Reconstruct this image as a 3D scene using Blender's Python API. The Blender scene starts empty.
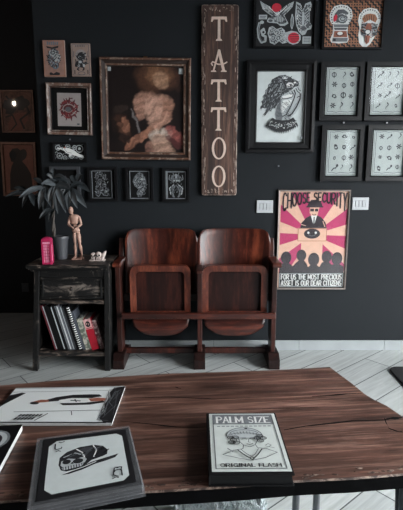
import bpy, bmesh, math, random
from mathutils import Vector, Matrix, noise as mnoise

random.seed(7)
S = bpy.context.scene
COL = S.collection
PI = math.pi
R = math.radians

# ------------------------------------------------------------------ camera model
CAM_H, FPX, PITCH = 1.25, 460.0, math.atan(85 / 460)
YW = 3.08                      # main wall
YR = 3.93                      # recess wall
XC = -1.05                     # corner between both


def ray(px, py):
    a = (px - 201.5) / FPX
    b = (py - 255) / FPX
    return Vector((a, math.cos(PITCH) - b * math.sin(PITCH), -math.sin(PITCH) - b * math.cos(PITCH)))


def on_y(px, py, Y):
    d = ray(px, py)
    t = Y / d.y
    return Vector((d.x * t, Y, CAM_H + d.z * t))


def on_z(px, py, Z):
    d = ray(px, py)
    t = (Z - CAM_H) / d.z
    return Vector((d.x * t, d.y * t, Z))


# ------------------------------------------------------------------ materials
MATS = {}


def srgb(r, g, b):
    def f(c):
        c /= 255.0
        return c / 12.92 if c <= 0.04045 else ((c + 0.055) / 1.055) ** 2.4
    return (f(r), f(g), f(b), 1.0)


def base_mat(name):
    m = bpy.data.materials.new(name)
    m.use_nodes = True
    nt = m.node_tree
    b = nt.nodes['Principled BSDF']
    MATS[name] = m
    return m, nt, b


def N(nt, kind, **kw):
    n = nt.nodes.new(kind)
    for k, v in kw.items():
        if k.startswith('i_'):
            n.inputs[k[2:].replace('_', ' ')].default_value = v
        else:
            setattr(n, k, v)
    return n


def plain(name, col, rough=0.5, var=0.12, scale=40, metal=0.0, coat=0.0, spec=0.5, bump=0.0):
    """plain surface with a slight procedural mottling"""
    m, nt, b = base_mat(name)
    tc = N(nt, 'ShaderNodeTexCoord')
    nz = N(nt, 'ShaderNodeTexNoise', i_Scale=scale, i_Detail=4.0)
    nt.links.new(tc.outputs['Object'], nz.inputs['Vector'])
    rp = N(nt, 'ShaderNodeValToRGB')
    c = Vector(col[:3])
    lo, hi = c * (1 - var), c * (1 + var)
    rp.color_ramp.elements[0].position = 0.3
    rp.color_ramp.elements[1].position = 0.7
    rp.color_ramp.elements[0].color = (*lo, 1)
    rp.color_ramp.elements[1].color = (*[min(1, v) for v in hi], 1)
    nt.links.new(nz.outputs['Fac'], rp.inputs['Fac'])
    nt.links.new(rp.outputs['Color'], b.inputs['Base Color'])
    b.inputs['Roughness'].default_value = rough
    b.inputs['Metallic'].default_value = metal
    b.inputs['Coat Weight'].default_value = coat
    b.inputs['Specular IOR Level'].default_value = spec
    if bump:
        bp = N(nt, 'ShaderNodeBump', i_Strength=bump, i_Distance=0.002)
        nt.links.new(nz.outputs['Fac'], bp.inputs['Height'])
        nt.links.new(bp.outputs['Normal'], b.inputs['Normal'])
    return m


def wood(name, dark, mid, light, stretch=(1.5, 18, 18), rough=0.45, coat=0.0, bump=0.15, rot=0.0, dist=0.6, spec=0.5):
    m, nt, b = base_mat(name)
    tc = N(nt, 'ShaderNodeTexCoord')
    mp = N(nt, 'ShaderNodeMapping')
    mp.inputs['Scale'].default_value = stretch
    mp0 = N(nt, 'ShaderNodeMapping')
    mp0.inputs['Rotation'].default_value = (0, 0, rot)
    nt.links.new(tc.outputs['Object'], mp0.inputs['Vector'])
    nt.links.new(mp0.outputs['Vector'], mp.inputs['Vector'])
    n1 = N(nt, 'ShaderNodeTexNoise', i_Scale=1.0, i_Detail=8.0, i_Roughness=0.62, i_Distortion=dist)
    n2 = N(nt, 'ShaderNodeTexNoise', i_Scale=5.0, i_Detail=6.0, i_Roughness=0.7)
    nt.links.new(mp.outputs['Vector'], n1.inputs['Vector'])
    nt.links.new(mp.outputs['Vector'], n2.inputs['Vector'])
    mx = N(nt, 'ShaderNodeMath', operation='MULTIPLY_ADD')
    mx.inputs[1].default_value = 0.35
    nt.links.new(n2.outputs['Fac'], mx.inputs[0])
    ml = N(nt, 'ShaderNodeMath', operation='MULTIPLY')
    ml.inputs[1].default_value = 0.65
    nt.links.new(n1.outputs['Fac'], ml.inputs[0])
    nt.links.new(ml.outputs[0], mx.inputs[2])
    rp = N(nt, 'ShaderNodeValToRGB')
    e = rp.color_ramp.elements
    e[0].position, e[0].color = 0.33, dark
    e[1].position, e[1].color = 0.68, light
    k = e.new(0.5)
    k.color = mid
    nt.links.new(mx.outputs[0], rp.inputs['Fac'])
    nt.links.new(rp.outputs['Color'], b.inputs['Base Color'])
    b.inputs['Roughness'].default_value = rough
    b.inputs['Coat Weight'].default_value = coat
    b.inputs['Coat Roughness'].default_value = 0.2
    b.inputs['Specular IOR Level'].default_value = spec
    bp = N(nt, 'ShaderNodeBump', i_Strength=bump, i_Distance=0.003)
    nt.links.new(mx.outputs[0], bp.inputs['Height'])
    nt.links.new(bp.outputs['Normal'], b.inputs['Normal'])
    return m


def worn(name, paint, bare, amount=0.62, scale=(7, 7, 18), rough=0.6, detail=9.0, seed=0.0):
    """dark paint rubbed through to a pale ground in irregular patches"""
    m, nt, b = base_mat(name)
    tc = N(nt, 'ShaderNodeTexCoord')
    mp = N(nt, 'ShaderNodeMapping')
    mp.inputs['Scale'].default_value = scale
    mp.inputs['Location'].default_value = (seed, seed * 0.7, seed * 1.3)
    nt.links.new(tc.outputs['Object'], mp.inputs['Vector'])
    nz = N(nt, 'ShaderNodeTexNoise', i_Scale=1.0, i_Detail=detail, i_Roughness=0.7, i_Distortion=0.8)
    nt.links.new(mp.outputs['Vector'], nz.inputs['Vector'])
    rp = N(nt, 'ShaderNodeValToRGB')
    e = rp.color_ramp.elements
    e[0].position, e[0].color = amount - 0.05, paint
    e[1].position, e[1].color = amount + 0.09, bare
    nt.links.new(nz.outputs['Fac'], rp.inputs['Fac'])
    nt.links.new(rp.outputs['Color'], b.inputs['Base Color'])
    b.inputs['Roughness'].default_value = rough
    bp = N(nt, 'ShaderNodeBump', i_Strength=0.25, i_Distance=0.002)
    nt.links.new(nz.outputs['Fac'], bp.inputs['Height'])
    nt.links.new(bp.outputs['Normal'], b.inputs['Normal'])
    return m


def glass_mat(name, ior=1.45, rough=0.02, tint=(1, 1, 1, 1)):
    m = bpy.data.materials.new(name)
    m.use_nodes = True
    nt = m.node_tree
    nt.nodes.clear()
    out = N(nt, 'ShaderNodeOutputMaterial')
    mix = N(nt, 'ShaderNodeMixShader')
    fr = N(nt, 'ShaderNodeFresnel')
    ge = N(nt, 'ShaderNodeNewGeometry')
    mr = N(nt, 'ShaderNodeMapRange')
    mr.inputs['To Min'].default_value = ior
    mr.inputs['To Max'].default_value = 1 / ior
    nt.links.new(ge.outputs['Backfacing'], mr.inputs['Value'])
    nt.links.new(mr.outputs[0], fr.inputs['IOR'])
    tr = N(nt, 'ShaderNodeBsdfTransparent')
    tr.inputs['Color'].default_value = tint
    gl = N(nt, 'ShaderNodeBsdfGlossy', i_Roughness=rough)
    nt.links.new(fr.outputs[0], mix.inputs[0])
    nt.links.new(tr.outputs[0], mix.inputs[1])
    nt.links.new(gl.outputs[0], mix.inputs[2])
    nt.links.new(mix.outputs[0], out.inputs[0])
    MATS[name] = m
    return m


def sleeve_mat(name):
    m = bpy.data.materials.new(name)
    m.use_nodes = True
    nt = m.node_tree
    b = nt.nodes['Principled BSDF']
    b.inputs['Base Color'].default_value = srgb(150, 152, 156)
    b.inputs['Roughness'].default_value = 0.25
    tr = N(nt, 'ShaderNodeBsdfTransparent')
    mix = N(nt, 'ShaderNodeMixShader')
    nz = N(nt, 'ShaderNodeTexNoise', i_Scale=14.0, i_Detail=2.0)
    mr = N(nt, 'ShaderNodeMapRange')
    mr.inputs['To Min'].default_value = 0.10
    mr.inputs['To Max'].default_value = 0.32
    nt.links.new(nz.outputs['Fac'], mr.inputs['Value'])
    nt.links.new(mr.outputs[0], mix.inputs[0])
    nt.links.new(tr.outputs[0], mix.inputs[1])
    nt.links.new(b.outputs[0], mix.inputs[2])
    nt.links.new(mix.outputs[0], nt.nodes['Material Output'].inputs[0])
    MATS[name] = m


def floor_mat():
    m, nt, b = base_mat('floor_planks')
    tc = N(nt, 'ShaderNodeTexCoord')
    mp = N(nt, 'ShaderNodeMapping')
    mp.inputs['Rotation'].default_value = (0, 0, R(-40))
    mp.inputs['Location'].default_value = (0.30, 0.045, 0)
    nt.links.new(tc.outputs['Object'], mp.inputs['Vector'])
    br = N(nt, 'ShaderNodeTexBrick', offset=0.37)
    br.inputs['Scale'].default_value = 1.0
    br.inputs['Brick Width'].default_value = 1.15
    br.inputs['Row Height'].default_value = 0.175
    br.inputs['Mortar Size'].default_value = 0.0028
    br.inputs['Mortar Smooth'].default_value = 0.1
    br.inputs['Bias'].default_value = 0.0
    br.inputs['Color1'].default_value = srgb(174, 178, 178)
    br.inputs['Color2'].default_value = srgb(189, 193, 192)
    br.inputs['Mortar'].default_value = srgb(58, 62, 64)
    nt.links.new(mp.outputs['Vector'], br.inputs['Vector'])
    mg = N(nt, 'ShaderNodeMapping')
    mg.inputs['Scale'].default_value = (3, 45, 1)
    nt.links.new(mp.outputs['Vector'], mg.inputs['Vector'])
    nz = N(nt, 'ShaderNodeTexNoise', i_Scale=1.0, i_Detail=7.0, i_Roughness=0.65, i_Distortion=0.5)
    nt.links.new(mg.outputs['Vector'], nz.inputs['Vector'])
    rp = N(nt, 'ShaderNodeValToRGB')
    rp.color_ramp.elements[0].position = 0.35
    rp.color_ramp.elements[0].color = (0.72, 0.73, 0.73, 1)
    rp.color_ramp.elements[1].position = 0.65
    rp.color_ramp.elements[1].color = (1, 1, 1, 1)
    nt.links.new(nz.outputs['Fac'], rp.inputs['Fac'])
    mx = N(nt, 'ShaderNodeMix', data_type='RGBA', blend_type='MULTIPLY')
    mx.inputs[0].default_value = 1.0
    nt.links.new(br.outputs['Color'], mx.inputs[6])
    nt.links.new(rp.outputs['Color'], mx.inputs[7])
    nt.links.new(mx.outputs[2], b.inputs['Base Color'])
    b.inputs['Roughness'].default_value = 0.42
    bp = N(nt, 'ShaderNodeBump', i_Strength=0.3, i_Distance=0.002, invert=True)
    nt.links.new(br.outputs['Fac'], bp.inputs['Height'])
    nt.links.new(bp.outputs['Normal'], b.inputs['Normal'])
    return m


def emit_mat(name, col, strength):
    m, nt, b = base_mat(name)
    b.inputs['Base Color'].default_value = col
    b.inputs['Emission Color'].default_value = col
    b.inputs['Emission Strength'].default_value = strength
    return m


def attr_mat(name, rough=0.4, coat=0.0):
    m, nt, b = base_mat(name)
    a = N(nt, 'ShaderNodeAttribute', attribute_name='paint')
    nz = N(nt, 'ShaderNodeTexNoise', i_Scale=60.0, i_Detail=5.0)
    mr = N(nt, 'ShaderNodeMapRange')
    mr.inputs['To Min'].default_value = 0.65
    mr.inputs['To Max'].default_value = 1.35
    nt.links.new(nz.outputs['Fac'], mr.inputs['Value'])
    mx = N(nt, 'ShaderNodeVectorMath', operation='SCALE')
    nt.links.new(a.outputs['Color'], mx.inputs[0])
    nt.links.new(mr.outputs[0], mx.inputs['Scale'])
    nt.links.new(mx.outputs[0], b.inputs['Base Color'])
    b.inputs['Roughness'].default_value = rough
    b.inputs['Coat Weight'].default_value = coat
    return m


plain('wall_paint', srgb(33, 36, 39), 0.6, 0.05, 3, spec=0.12)
plain('wall_paint_dark', srgb(33, 34, 37), 0.6, 0.05, 3, spec=0.15)
plain('ceiling_paint', srgb(84, 86, 88), 0.8, 0.03, 3)
plain('side_wall_paint', srgb(48, 50, 54), 0.7, 0.05, 3)
floor_mat()
plain('baseboard_tile', srgb(148, 153, 155), 0.4, 0.06, 9)
plain('black', srgb(11, 11, 12), 0.6, 0.2, 30, spec=0.2)
plain('black_frame', srgb(14, 14, 16), 0.42, 0.2, 60, spec=0.3)
plain('dark_grey', srgb(58, 60, 64), 0.5, 0.15, 40)
plain('mid_grey', srgb(112, 116, 120), 0.6, 0.15, 60)
plain('pale_grey', srgb(176, 182, 184), 0.6, 0.08, 60)
plain('white', srgb(226, 228, 226), 0.55, 0.04, 60)
plain('paper_blue', srgb(198, 205, 205), 0.6, 0.04, 30)
plain('paper_green', srgb(200, 206, 203), 0.6, 0.05, 30)
plain('paper_sheet', srgb(172, 181, 179), 0.6, 0.05, 30)
plain('paper_rose', srgb(154, 146, 144), 0.7, 0.06, 30)
plain('paper_tan', srgb(150, 116, 104), 0.7, 0.14, 40)
plain('paper_beige', srgb(156, 134, 124), 0.7, 0.1, 40)
plain('ink', srgb(26, 27, 31), 0.6, 0.2, 80)
plain('ink_soft', srgb(84, 88, 92), 0.6, 0.2, 80)
plain('ink_blue', srgb(98, 112, 124), 0.6, 0.2, 80)
plain('rose_red', srgb(112, 34, 38), 0.6, 0.2, 60)
plain('rose_dark', srgb(76, 26, 32), 0.6, 0.2, 60)
plain('bright_red', srgb(196, 42, 62), 0.5, 0.12, 60)
plain('maze_brown', srgb(164, 112, 84), 0.6, 0.15, 60)
plain('skin_brown', srgb(150, 92, 74), 0.6, 0.15, 60)
plain('poster_peach', srgb(220, 178, 156), 0.5, 0.06, 30)
plain('poster_pink', srgb(180, 50, 100), 0.5, 0.08, 30)
plain('poster_dark', srgb(44, 36, 44), 0.5, 0.15, 30)
plain('poster_black', srgb(22, 22, 25), 0.5, 0.15, 30)
plain('grey_metal_frame', srgb(132, 122, 116), 0.4, 0.15, 50, metal=0.3)
worn('silver_frame', srgb(112, 84, 72), srgb(176, 166, 158), 0.52, (30, 30, 14), 0.4)
worn('bronze_frame', srgb(92, 64, 50), srgb(158, 140, 126), 0.55, (18, 18, 18), 0.42)
plain('frame_dark_brown', srgb(46, 32, 27), 0.5, 0.2, 50)  # dark brown of moulding sides and grooves, and of the recess figures
wood('recess_frame', srgb(110, 76, 62), srgb(150, 108, 90), srgb(180, 136, 116), (14, 14, 14), 0.5)
wood('recess_print', srgb(70, 46, 38), srgb(128, 88, 72), srgb(168, 122, 102), (13, 13, 9), 0.6, dist=1.5)
plain('recess_paper', srgb(160, 108, 92), 0.7, 0.14, 30)
wood('sign_wood', srgb(24, 17, 15), srgb(66, 46, 39), srgb(136, 102, 86), (26, 26, 1.6), 0.6, 0, 0.3)
plain('sign_letter', srgb(214, 192, 178), 0.6, 0.08, 60)
worn('sign_edge', srgb(58, 42, 37), srgb(196, 178, 164), 0.48, (40, 40, 12), 0.6)
wood('chair_wood', srgb(20, 8, 7), srgb(70, 28, 19), srgb(150, 74, 50), (9, 9, 1.3), 0.34, 0.25, 0.08)
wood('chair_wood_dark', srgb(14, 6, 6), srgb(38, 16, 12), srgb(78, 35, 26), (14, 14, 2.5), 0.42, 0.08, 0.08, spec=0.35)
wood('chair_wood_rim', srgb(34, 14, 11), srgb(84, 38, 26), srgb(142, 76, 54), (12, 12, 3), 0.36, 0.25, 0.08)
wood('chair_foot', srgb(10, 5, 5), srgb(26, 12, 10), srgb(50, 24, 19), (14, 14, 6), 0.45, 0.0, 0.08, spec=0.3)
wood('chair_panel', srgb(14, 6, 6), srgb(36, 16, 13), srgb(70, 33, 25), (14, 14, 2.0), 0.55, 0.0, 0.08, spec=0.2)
wood('chair_wood_cross', srgb(18, 8, 7), srgb(54, 22, 16), srgb(110, 50, 34), (2.0, 14, 14), 0.3, 0.35, 0.08)
wood('table_wood', srgb(36, 23, 20), srgb(98, 68, 58), srgb(166, 130, 116), (2.0, 44, 44), 0.4, 0.0, 0.45, rot=R(-5.7), dist=0.8)
def broad_tone(name, lo, scale):
    """broad uneven staining multiplied over a wood"""
    nt = MATS[name].node_tree
    b = nt.nodes['Principled BSDF']
    src = b.inputs['Base Color'].links[0].from_socket
    tc = N(nt, 'ShaderNodeTexCoord')
    mp = N(nt, 'ShaderNodeMapping')
    mp.inputs['Scale'].default_value = scale
    nt.links.new(tc.outputs['Object'], mp.inputs['Vector'])
    nz = N(nt, 'ShaderNodeTexNoise', i_Scale=1.0, i_Detail=5.0, i_Roughness=0.6, i_Distortion=0.6)
    nt.links.new(mp.outputs['Vector'], nz.inputs['Vector'])
    mr = N(nt, 'ShaderNodeMapRange')
    mr.inputs['From Min'].default_value = .34
    mr.inputs['From Max'].default_value = .62
    mr.inputs['To Min'].default_value = lo
    mr.inputs['To Max'].default_value = 1.1
    nt.links.new(nz.outputs['Fac'], mr.inputs['Value'])
    vm = N(nt, 'ShaderNodeVectorMath', operation='SCALE')
    nt.links.new(src, vm.inputs[0])
    nt.links.new(mr.outputs[0], vm.inputs['Scale'])
    nt.links.new(vm.outputs[0], b.inputs['Base Color'])
broad_tone('table_wood', .42, (2.2, 11, 11))
broad_tone('chair_wood', .4, (7, 7, 3))
worn('table_bark', srgb(56, 40, 34), srgb(158, 136, 122), 0.54, (26, 40, 40), 0.6)
plain('table_edge_black', srgb(7, 7, 8), 0.8, 0.3, 30, spec=0.05)
worn('worn_black', srgb(10, 9, 9), srgb(128, 116, 108), 0.62, (16, 16, 6), 0.5, seed=3.1)
worn('worn_black_drawer', srgb(10, 9, 9), srgb(124, 114, 106), 0.57, (7, 7, 20), 0.55, seed=1.4)
worn('worn_black_edge', srgb(14, 12, 11), srgb(128, 112, 102), 0.55, (9, 30, 40), 0.5, seed=5.2)
plain('cabinet_inside', srgb(15, 14, 14), 0.7, 0.2, 20)
plain('pot_grey', srgb(66, 68, 72), 0.45, 0.08, 20)
plain('soil', srgb(32, 26, 22), 0.9, 0.4, 60, bump=0.6)
wood('trunk_bark', srgb(40, 36, 34), srgb(66, 60, 56), srgb(92, 86, 80), (20, 20, 8), 0.7)
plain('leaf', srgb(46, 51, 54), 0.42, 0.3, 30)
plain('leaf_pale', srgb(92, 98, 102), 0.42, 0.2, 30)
plain('manikin_wood', srgb(176, 140, 124), 0.5, 0.1, 40)
plain('pink_enamel', srgb(172, 38, 82), 0.35, 0.12, 60)
plain('pink_pale', srgb(224, 150, 176), 0.4, 0.2, 120)
plain('bone', srgb(196, 182, 176), 0.5, 0.15, 90)
plain('switch_white', srgb(182, 185, 188), 0.35, 0.04, 40)
plain('rubber', srgb(20, 20, 22), 0.75, 0.3, 200, bump=0.4)
plain('steel_dark', srgb(60, 62, 66), 0.35, 0.1, 40, metal=0.8)
plain('steel_mid', srgb(104, 106, 110), 0.35, 0.1, 40, metal=0.7)
plain('steel_pale', srgb(150, 152, 156), 0.3, 0.1, 40, metal=0.8)
plain('fur', srgb(196, 204, 206), 0.9, 0.2, 50)
plain('book_black', srgb(13, 13, 15), 0.5, 0.2, 40, spec=0.25)
plain('book_dark_red', srgb(92, 28, 38), 0.5, 0.2, 40)
plain('book_red', srgb(172, 26, 46), 0.45, 0.12, 40)
plain('book_rose', srgb(214, 168, 166), 0.5, 0.1, 40)
plain('book_grey', srgb(120, 122, 128), 0.5, 0.15, 40)
plain('book_slate', srgb(74, 78, 86), 0.5, 0.15, 40)
worn('book_green', srgb(96, 104, 92), srgb(196, 190, 178), 0.5, (30, 30, 30), 0.5)
worn('book_floral', srgb(110, 66, 70), srgb(214, 196, 192), 0.5, (40, 40, 30), 0.5)
plain('page_white', srgb(206, 208, 206), 0.7, 0.06, 80)
worn('magazine_boards', srgb(226, 230, 230), srgb(160, 168, 170), 0.74, (3, 34, 30), 0.3)
attr_mat('oil_paint', 0.4, 0.0)
glass_mat('glass')
glass_mat('dimming_glass', tint=(.46, .47, .48, 1))  # tint added only to weaken the sky reflected from the two rear windows
sleeve_mat('clear_sleeve')
emit_mat('bulb_glow', (1.0, 0.80, 0.66, 1), 1000)
plain('brass', srgb(120, 92, 60), 0.35, 0.1, 40, metal=0.9)


# ------------------------------------------------------------------ mesh building
class MB:
    def __init__(self):
        self.v, self.f, self.mi, self.mats = [], [], [], []

    def m(self, name):
        if name not in self.mats:
            self.mats.append(name)
        return self.mats.index(name)

    def face(self, pts, mat):
        i = len(self.v)
        self.v += [tuple(p) for p in pts]
        self.f.append(list(range(i, i + len(pts))))
        self.mi.append(self.m(mat))

    def add(self, verts, faces, mat):
        i = len(self.v)
        self.v += [tuple(p) for p in verts]
        k = self.m(mat)
        for f in faces:
            self.f.append([i + a for a in f])
            self.mi.append(k)

    def box(self, x0, x1, y0, y1, z0, z1, mat, fn=None):
        vs = [(x, y, z) for z in (z0, z1) for y in (y0, y1) for x in (x0, x1)]
        if fn:
            vs = [fn(*p) for p in vs]
        self.add(vs, [(0, 2, 3, 1), (4, 5, 7, 6), (0, 1, 5, 4), (2, 6, 7, 3), (0, 4, 6, 2), (1, 3, 7, 5)], mat)

    def hexa(self, bottom, top, mat):
        """prism between two rings (any count)"""
        n = len(bottom)
        fs = [tuple(reversed(range(n))), tuple(range(n, 2 * n))]
        for i in range(n):
            j = (i + 1) % n
            fs.append((i, j, n + j, n + i))
        self.add(list(bottom) + list(top), fs, mat)

    def tube(self, pts, r, mat, n=8, caps=True):
        pts = [Vector(p) for p in pts]
        rs = r if isinstance(r, (list, tuple)) else [r] * len(pts)
        vs, fs = [], []
        prev = None
        for i, p in enumerate(pts):
            a = pts[max(i - 1, 0)]
            b = pts[min(i + 1, len(pts) - 1)]
            t = (b - a).normalized()
            if prev is None:
                u = t.orthogonal().normalized()
            else:
                u = (prev - t * prev.dot(t)).normalized()
            prev = u
            w = t.cross(u)
            for k in range(n):
                q = 2 * PI * k / n
                vs.append(p + (u * math.cos(q) + w * math.sin(q)) * rs[i])
        for i in range(len(pts) - 1):
            for k in range(n):
                k2 = (k + 1) % n
                fs.append((i * n + k, i * n + k2, (i + 1) * n + k2, (i + 1) * n + k))
        if caps:
            fs.append(tuple(reversed(range(n))))
            fs.append(tuple(range((len(pts) - 1) * n, len(pts) * n)))
        self.add(vs, fs, mat)

    def lathe(self, prof, c, mat, n=20, sx=1.0, sy=1.0, cap=True):
        vs, fs = [], []
        for r, z in prof:
            for k in range(n):
                q = 2 * PI * k / n
                vs.append((c[0] + r * sx * math.cos(q), c[1] + r * sy * math.sin(q), c[2] + z))
        for i in range(len(prof) - 1):
            for k in range(n):
                k2 = (k + 1) % n
                fs.append((i * n + k, i * n + k2, (i + 1) * n + k2, (i + 1) * n + k))
        if cap:
            fs.append(tuple(reversed(range(n))))
            fs.append(tuple(range((len(prof) - 1) * n, len(prof) * n)))
        self.add(vs, fs, mat)

    def ball(self, c, rx, ry, rz, mat, n=14, m=8):
        prof = [(max(1e-4, math.sin(PI * i / m)), -math.cos(PI * i / m) * rz) for i in range(m + 1)]
        self.lathe(prof, c, mat, n, rx, ry)

    def limb(self, a, b, ra, rb, mat, n=10, belly=1.15):
        a, b = Vector(a), Vector(b)
        ts = [0, .12, .35, .6, .88, 1]
        rs = []
        for t in ts:
            r = ra + (rb - ra) * t
            rs.append(r * (0.55 if t in (0, 1) else (belly if t == .35 else 1)))
        self.tube([a.lerp(b, t) for t in ts], rs, mat, n)

    def sheet(self, fn, nu, nv, thick, mat):
        """solid curved sheet; fn(u,v)->front point, thickness goes to +y"""
        vs, fs = [], []
        W = nu + 1
        for s in (0, 1):
            for j in range(nv + 1):
                for i in range(nu + 1):
                    p = fn(i / nu, j / nv)
                    vs.append((p[0], p[1] + s * thick, p[2]))
        o = W * (nv + 1)
        for j in range(nv):
            for i in range(nu):
                a, b, c, d = j * W + i, j * W + i + 1, (j + 1) * W + i + 1, (j + 1) * W + i
                fs.append((a, b, c, d))
                fs.append((o + a, o + d, o + c, o + b))
        rim = [i for i in range(W)] + [j * W + nu for j in range(1, nv + 1)] + \
              [nv * W + i for i in range(nu - 1, -1, -1)] + [j * W for j in range(nv - 1, 0, -1)]
        for k in range(len(rim)):
            a, b = rim[k], rim[(k + 1) % len(rim)]
            fs.append((b, a, o + a, o + b))
        self.add(vs, fs, mat)

    def build(self, name, parent=None, loc=None, rot=None, bevel=0.0, smooth=False, segs=2):
        me = bpy.data.meshes.new(name)
        me.from_pydata(self.v, [], self.f)
        for n in self.mats:
            me.materials.append(MATS[n])
        me.polygons.foreach_set('material_index', self.mi)
        if smooth:
            me.polygons.foreach_set('use_smooth', [True] * len(me.polygons))
        me.update()
        o = bpy.data.objects.new(name, me)
        COL.objects.link(o)
        if parent:
            o.parent = parent
        if loc:
            o.location = loc
        if rot:
            o.rotation_euler = rot
        if bevel:
            md = o.modifiers.new('bevel', 'BEVEL')
            md.width = bevel
            md.segments = segs
            md.limit_method = 'ANGLE'
            md.angle_limit = R(40)
        if smooth:
            try:
                md = o.modifiers.new('wn', 'WEIGHTED_NORMAL')
                md.keep_sharp = True
            except Exception:
                pass
        return o


def tag(o, label, cat, group=None):
    o['label'] = label
    o['category'] = cat
    if group:
        o['group'] = group
    return o


def thing(name, label, cat, loc=(0, 0, 0), rot=(0, 0, 0), group=None):
    o = bpy.data.objects.new(name, None)
    COL.objects.link(o)
    o.empty_display_size = 0.05
    o.location = loc
    o.rotation_euler = rot
    return tag(o, label, cat, group)


def structure(o):
    o['kind'] = 'structure'
    return o


# ------------------------------------------------------------------ flat artwork
class Art:
    """flat printed shapes over a sheet. src = (x0,y0,x1,y1) is the drawing's own frame, y down.
    mode 'XZ' hangs on a wall facing -y, 'XY' lies flat facing +z. Origin at bottom centre (XZ) or centre (XY)."""

    def __init__(self, w, h, src, mode='XZ', paper='white', thick=0.002, clip=True, fn=None):
        self.mb = MB()
        self.w, self.h, self.src, self.mode, self.thick, self.clip = w, h, src, mode, thick, clip
        self.fn = fn
        x0, y0, x1, y1 = src
        c = [(x0, y1), (x1, y1), (x1, y0), (x0, y0)]
        self.mb.hexa([self.pt(*p, -1) for p in c], [self.pt(*p, 0) for p in c], paper)
        self.L = 0

    def pt(self, x, y, layer):
        x0, y0, x1, y1 = self.src
        if self.clip:
            x = min(max(x, x0), x1)
            y = min(max(y, y0), y1)
        u = (x - x0) / (x1 - x0)
        v = (y1 - y) / (y1 - y0)
        hgt = self.thick + (layer * 0.00025 if layer > 0 else 0) if layer >= 0 else 0.0
        if self.fn:
            return self.fn(u, v, hgt)
        if self.mode == 'XZ':
            return ((u - .5) * self.w, -hgt, v * self.h)
        return ((u - .5) * self.w, (v - .5) * self.h, hgt)

    def poly(self, pts, mat, layer=None):
        if layer is None:
            self.L += 0.25
            layer = 1 + self.L
        a = sum(p[0] * q[1] - q[0] * p[1] for p, q in zip(pts, pts[1:] + pts[:1]))
        if a > 0:
            pts = pts[::-1]
        self.mb.face([self.pt(x, y, layer) for x, y in pts], mat)

    def rect(self, x0, y0, x1, y1, mat, layer=None):
        self.poly([(x0, y0), (x1, y0), (x1, y1), (x0, y1)], mat, layer)

    def ell(self, cx, cy, rx, ry, mat, rot=0, n=18, layer=None, wob=0, seed=0):
        rr = random.Random(seed)
        pts = []
        for i in range(n):
            q = 2 * PI * i / n
            k = 1 + (rr.uniform(-wob, wob) if wob else 0)
            x, y = rx * k * math.cos(q), ry * k * math.sin(q)
            pts.append((cx + x * math.cos(rot) - y * math.sin(rot), cy + x * math.sin(rot) + y * math.cos(rot)))
        self.poly(pts, mat, layer)

    def line(self, pts, wd, mat, closed=False, layer=None, taper=False):
        if layer is None:
            self.L += 0.25
            layer = 1 + self.L
        if closed:
            pts = pts + pts[:1]
        n = len(pts) - 1
        for i in range(n):
            (x0, y0), (x1, y1) = pts[i], pts[i + 1]
            d = math.hypot(x1 - x0, y1 - y0) or 1e-6
            ux, uy = (x1 - x0) / d, (y1 - y0) / d
            a = wd / 2 * ((1 - .8 * i / n) if taper else 1)
            b = wd / 2 * ((1 - .8 * (i + 1) / n) if taper else 1)
            e = a * .35
            self.poly([(x0 - ux * e - uy * a, y0 - uy * e + ux * a), (x1 + ux * e - uy * b, y1 + uy * e + ux * b),
                       (x1 + ux * e + uy * b, y1 + uy * e - ux * b), (x0 - ux * e + uy * a, y0 - uy * e - ux * a)], mat, layer)

    def frame(self, x0, y0, x1, y1, wd, mat):
        self.line([(x0, y0), (x1, y0), (x1, y1), (x0, y1)], wd, mat, closed=True)

    def ring(self, cx, cy, rx, ry, wd, mat, a0=0, a1=360, n=18, layer=None):
        pts = [(cx + rx * math.cos(R(a0 + (a1 - a0) * i / n)), cy + ry * math.sin(R(a0 + (a1 - a0) * i / n))) for i in range(n + 1)]
        self.line(pts, wd, mat, layer=layer)

    def hatch(self, ring, n, mats, la, lb, ang, wd, spread=.6, seed=1):
        """short pen strokes scattered inside a ring"""
        rr = random.Random(seed)
        xs, ys = [p[0] for p in ring], [p[1] for p in ring]
        self.L += .5
        for _ in range(n):
            x, y = rr.uniform(min(xs), max(xs)), rr.uniform(min(ys), max(ys))
            r = False
            for (x0, y0), (x1, y1) in zip(ring, ring[1:] + ring[:1]):
                if (y0 > y) != (y1 > y) and x < (x1 - x0) * (y - y0) / (y1 - y0) + x0:
                    r = not r
            if r:
                q = ang + rr.uniform(-spread, spread)
                l = rr.uniform(la, lb) / 2
                self.line([(x - l * math.cos(q), y - l * math.sin(q)), (x + l * math.cos(q), y + l * math.sin(q))], rr.uniform(*wd), rr.choice(mats), layer=1 + self.L + rr.random())
        self.L += 1

    def text(self, s, x, y, w, h, wd, mat, serif=0.0, heights=None, slant=0):
        """s written from x over width w; baseline y+h; heights gives each letter's own height (top aligned)"""
        tot = sum(ADV.get(c, .72) for c in s)
        k = w / tot
        cx = x
        self.L += 0.25
        lay = 1 + self.L
        for i, c in enumerate(s):
            hh = heights[i] if heights else h
            adv = ADV.get(c, .72)
            lw = (adv - .2) * k
            for st in FONT.get(c, []):
                pts = [(cx + .1 * k + lw * a + slant * (1 - b), y + hh * (1 - b)) for a, b in st]
                vert = len(st) == 2 and abs(st[0][0] - st[1][0]) < .05
                self.line(pts, wd * (1.25 if (serif and vert) else (.8 if serif else 1)), mat, layer=lay)
                if serif:
                    for (a, b) in (st[0], st[-1]):
                        if b in (0, 1) and a in (0, .5, 1, .35):
                            X, Y = cx + .1 * k + lw * a, y + hh * (1 - b)
                            self.line([(X - serif, Y), (X + serif, Y)], wd * .6, mat, layer=lay)
            cx += adv * k

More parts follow.
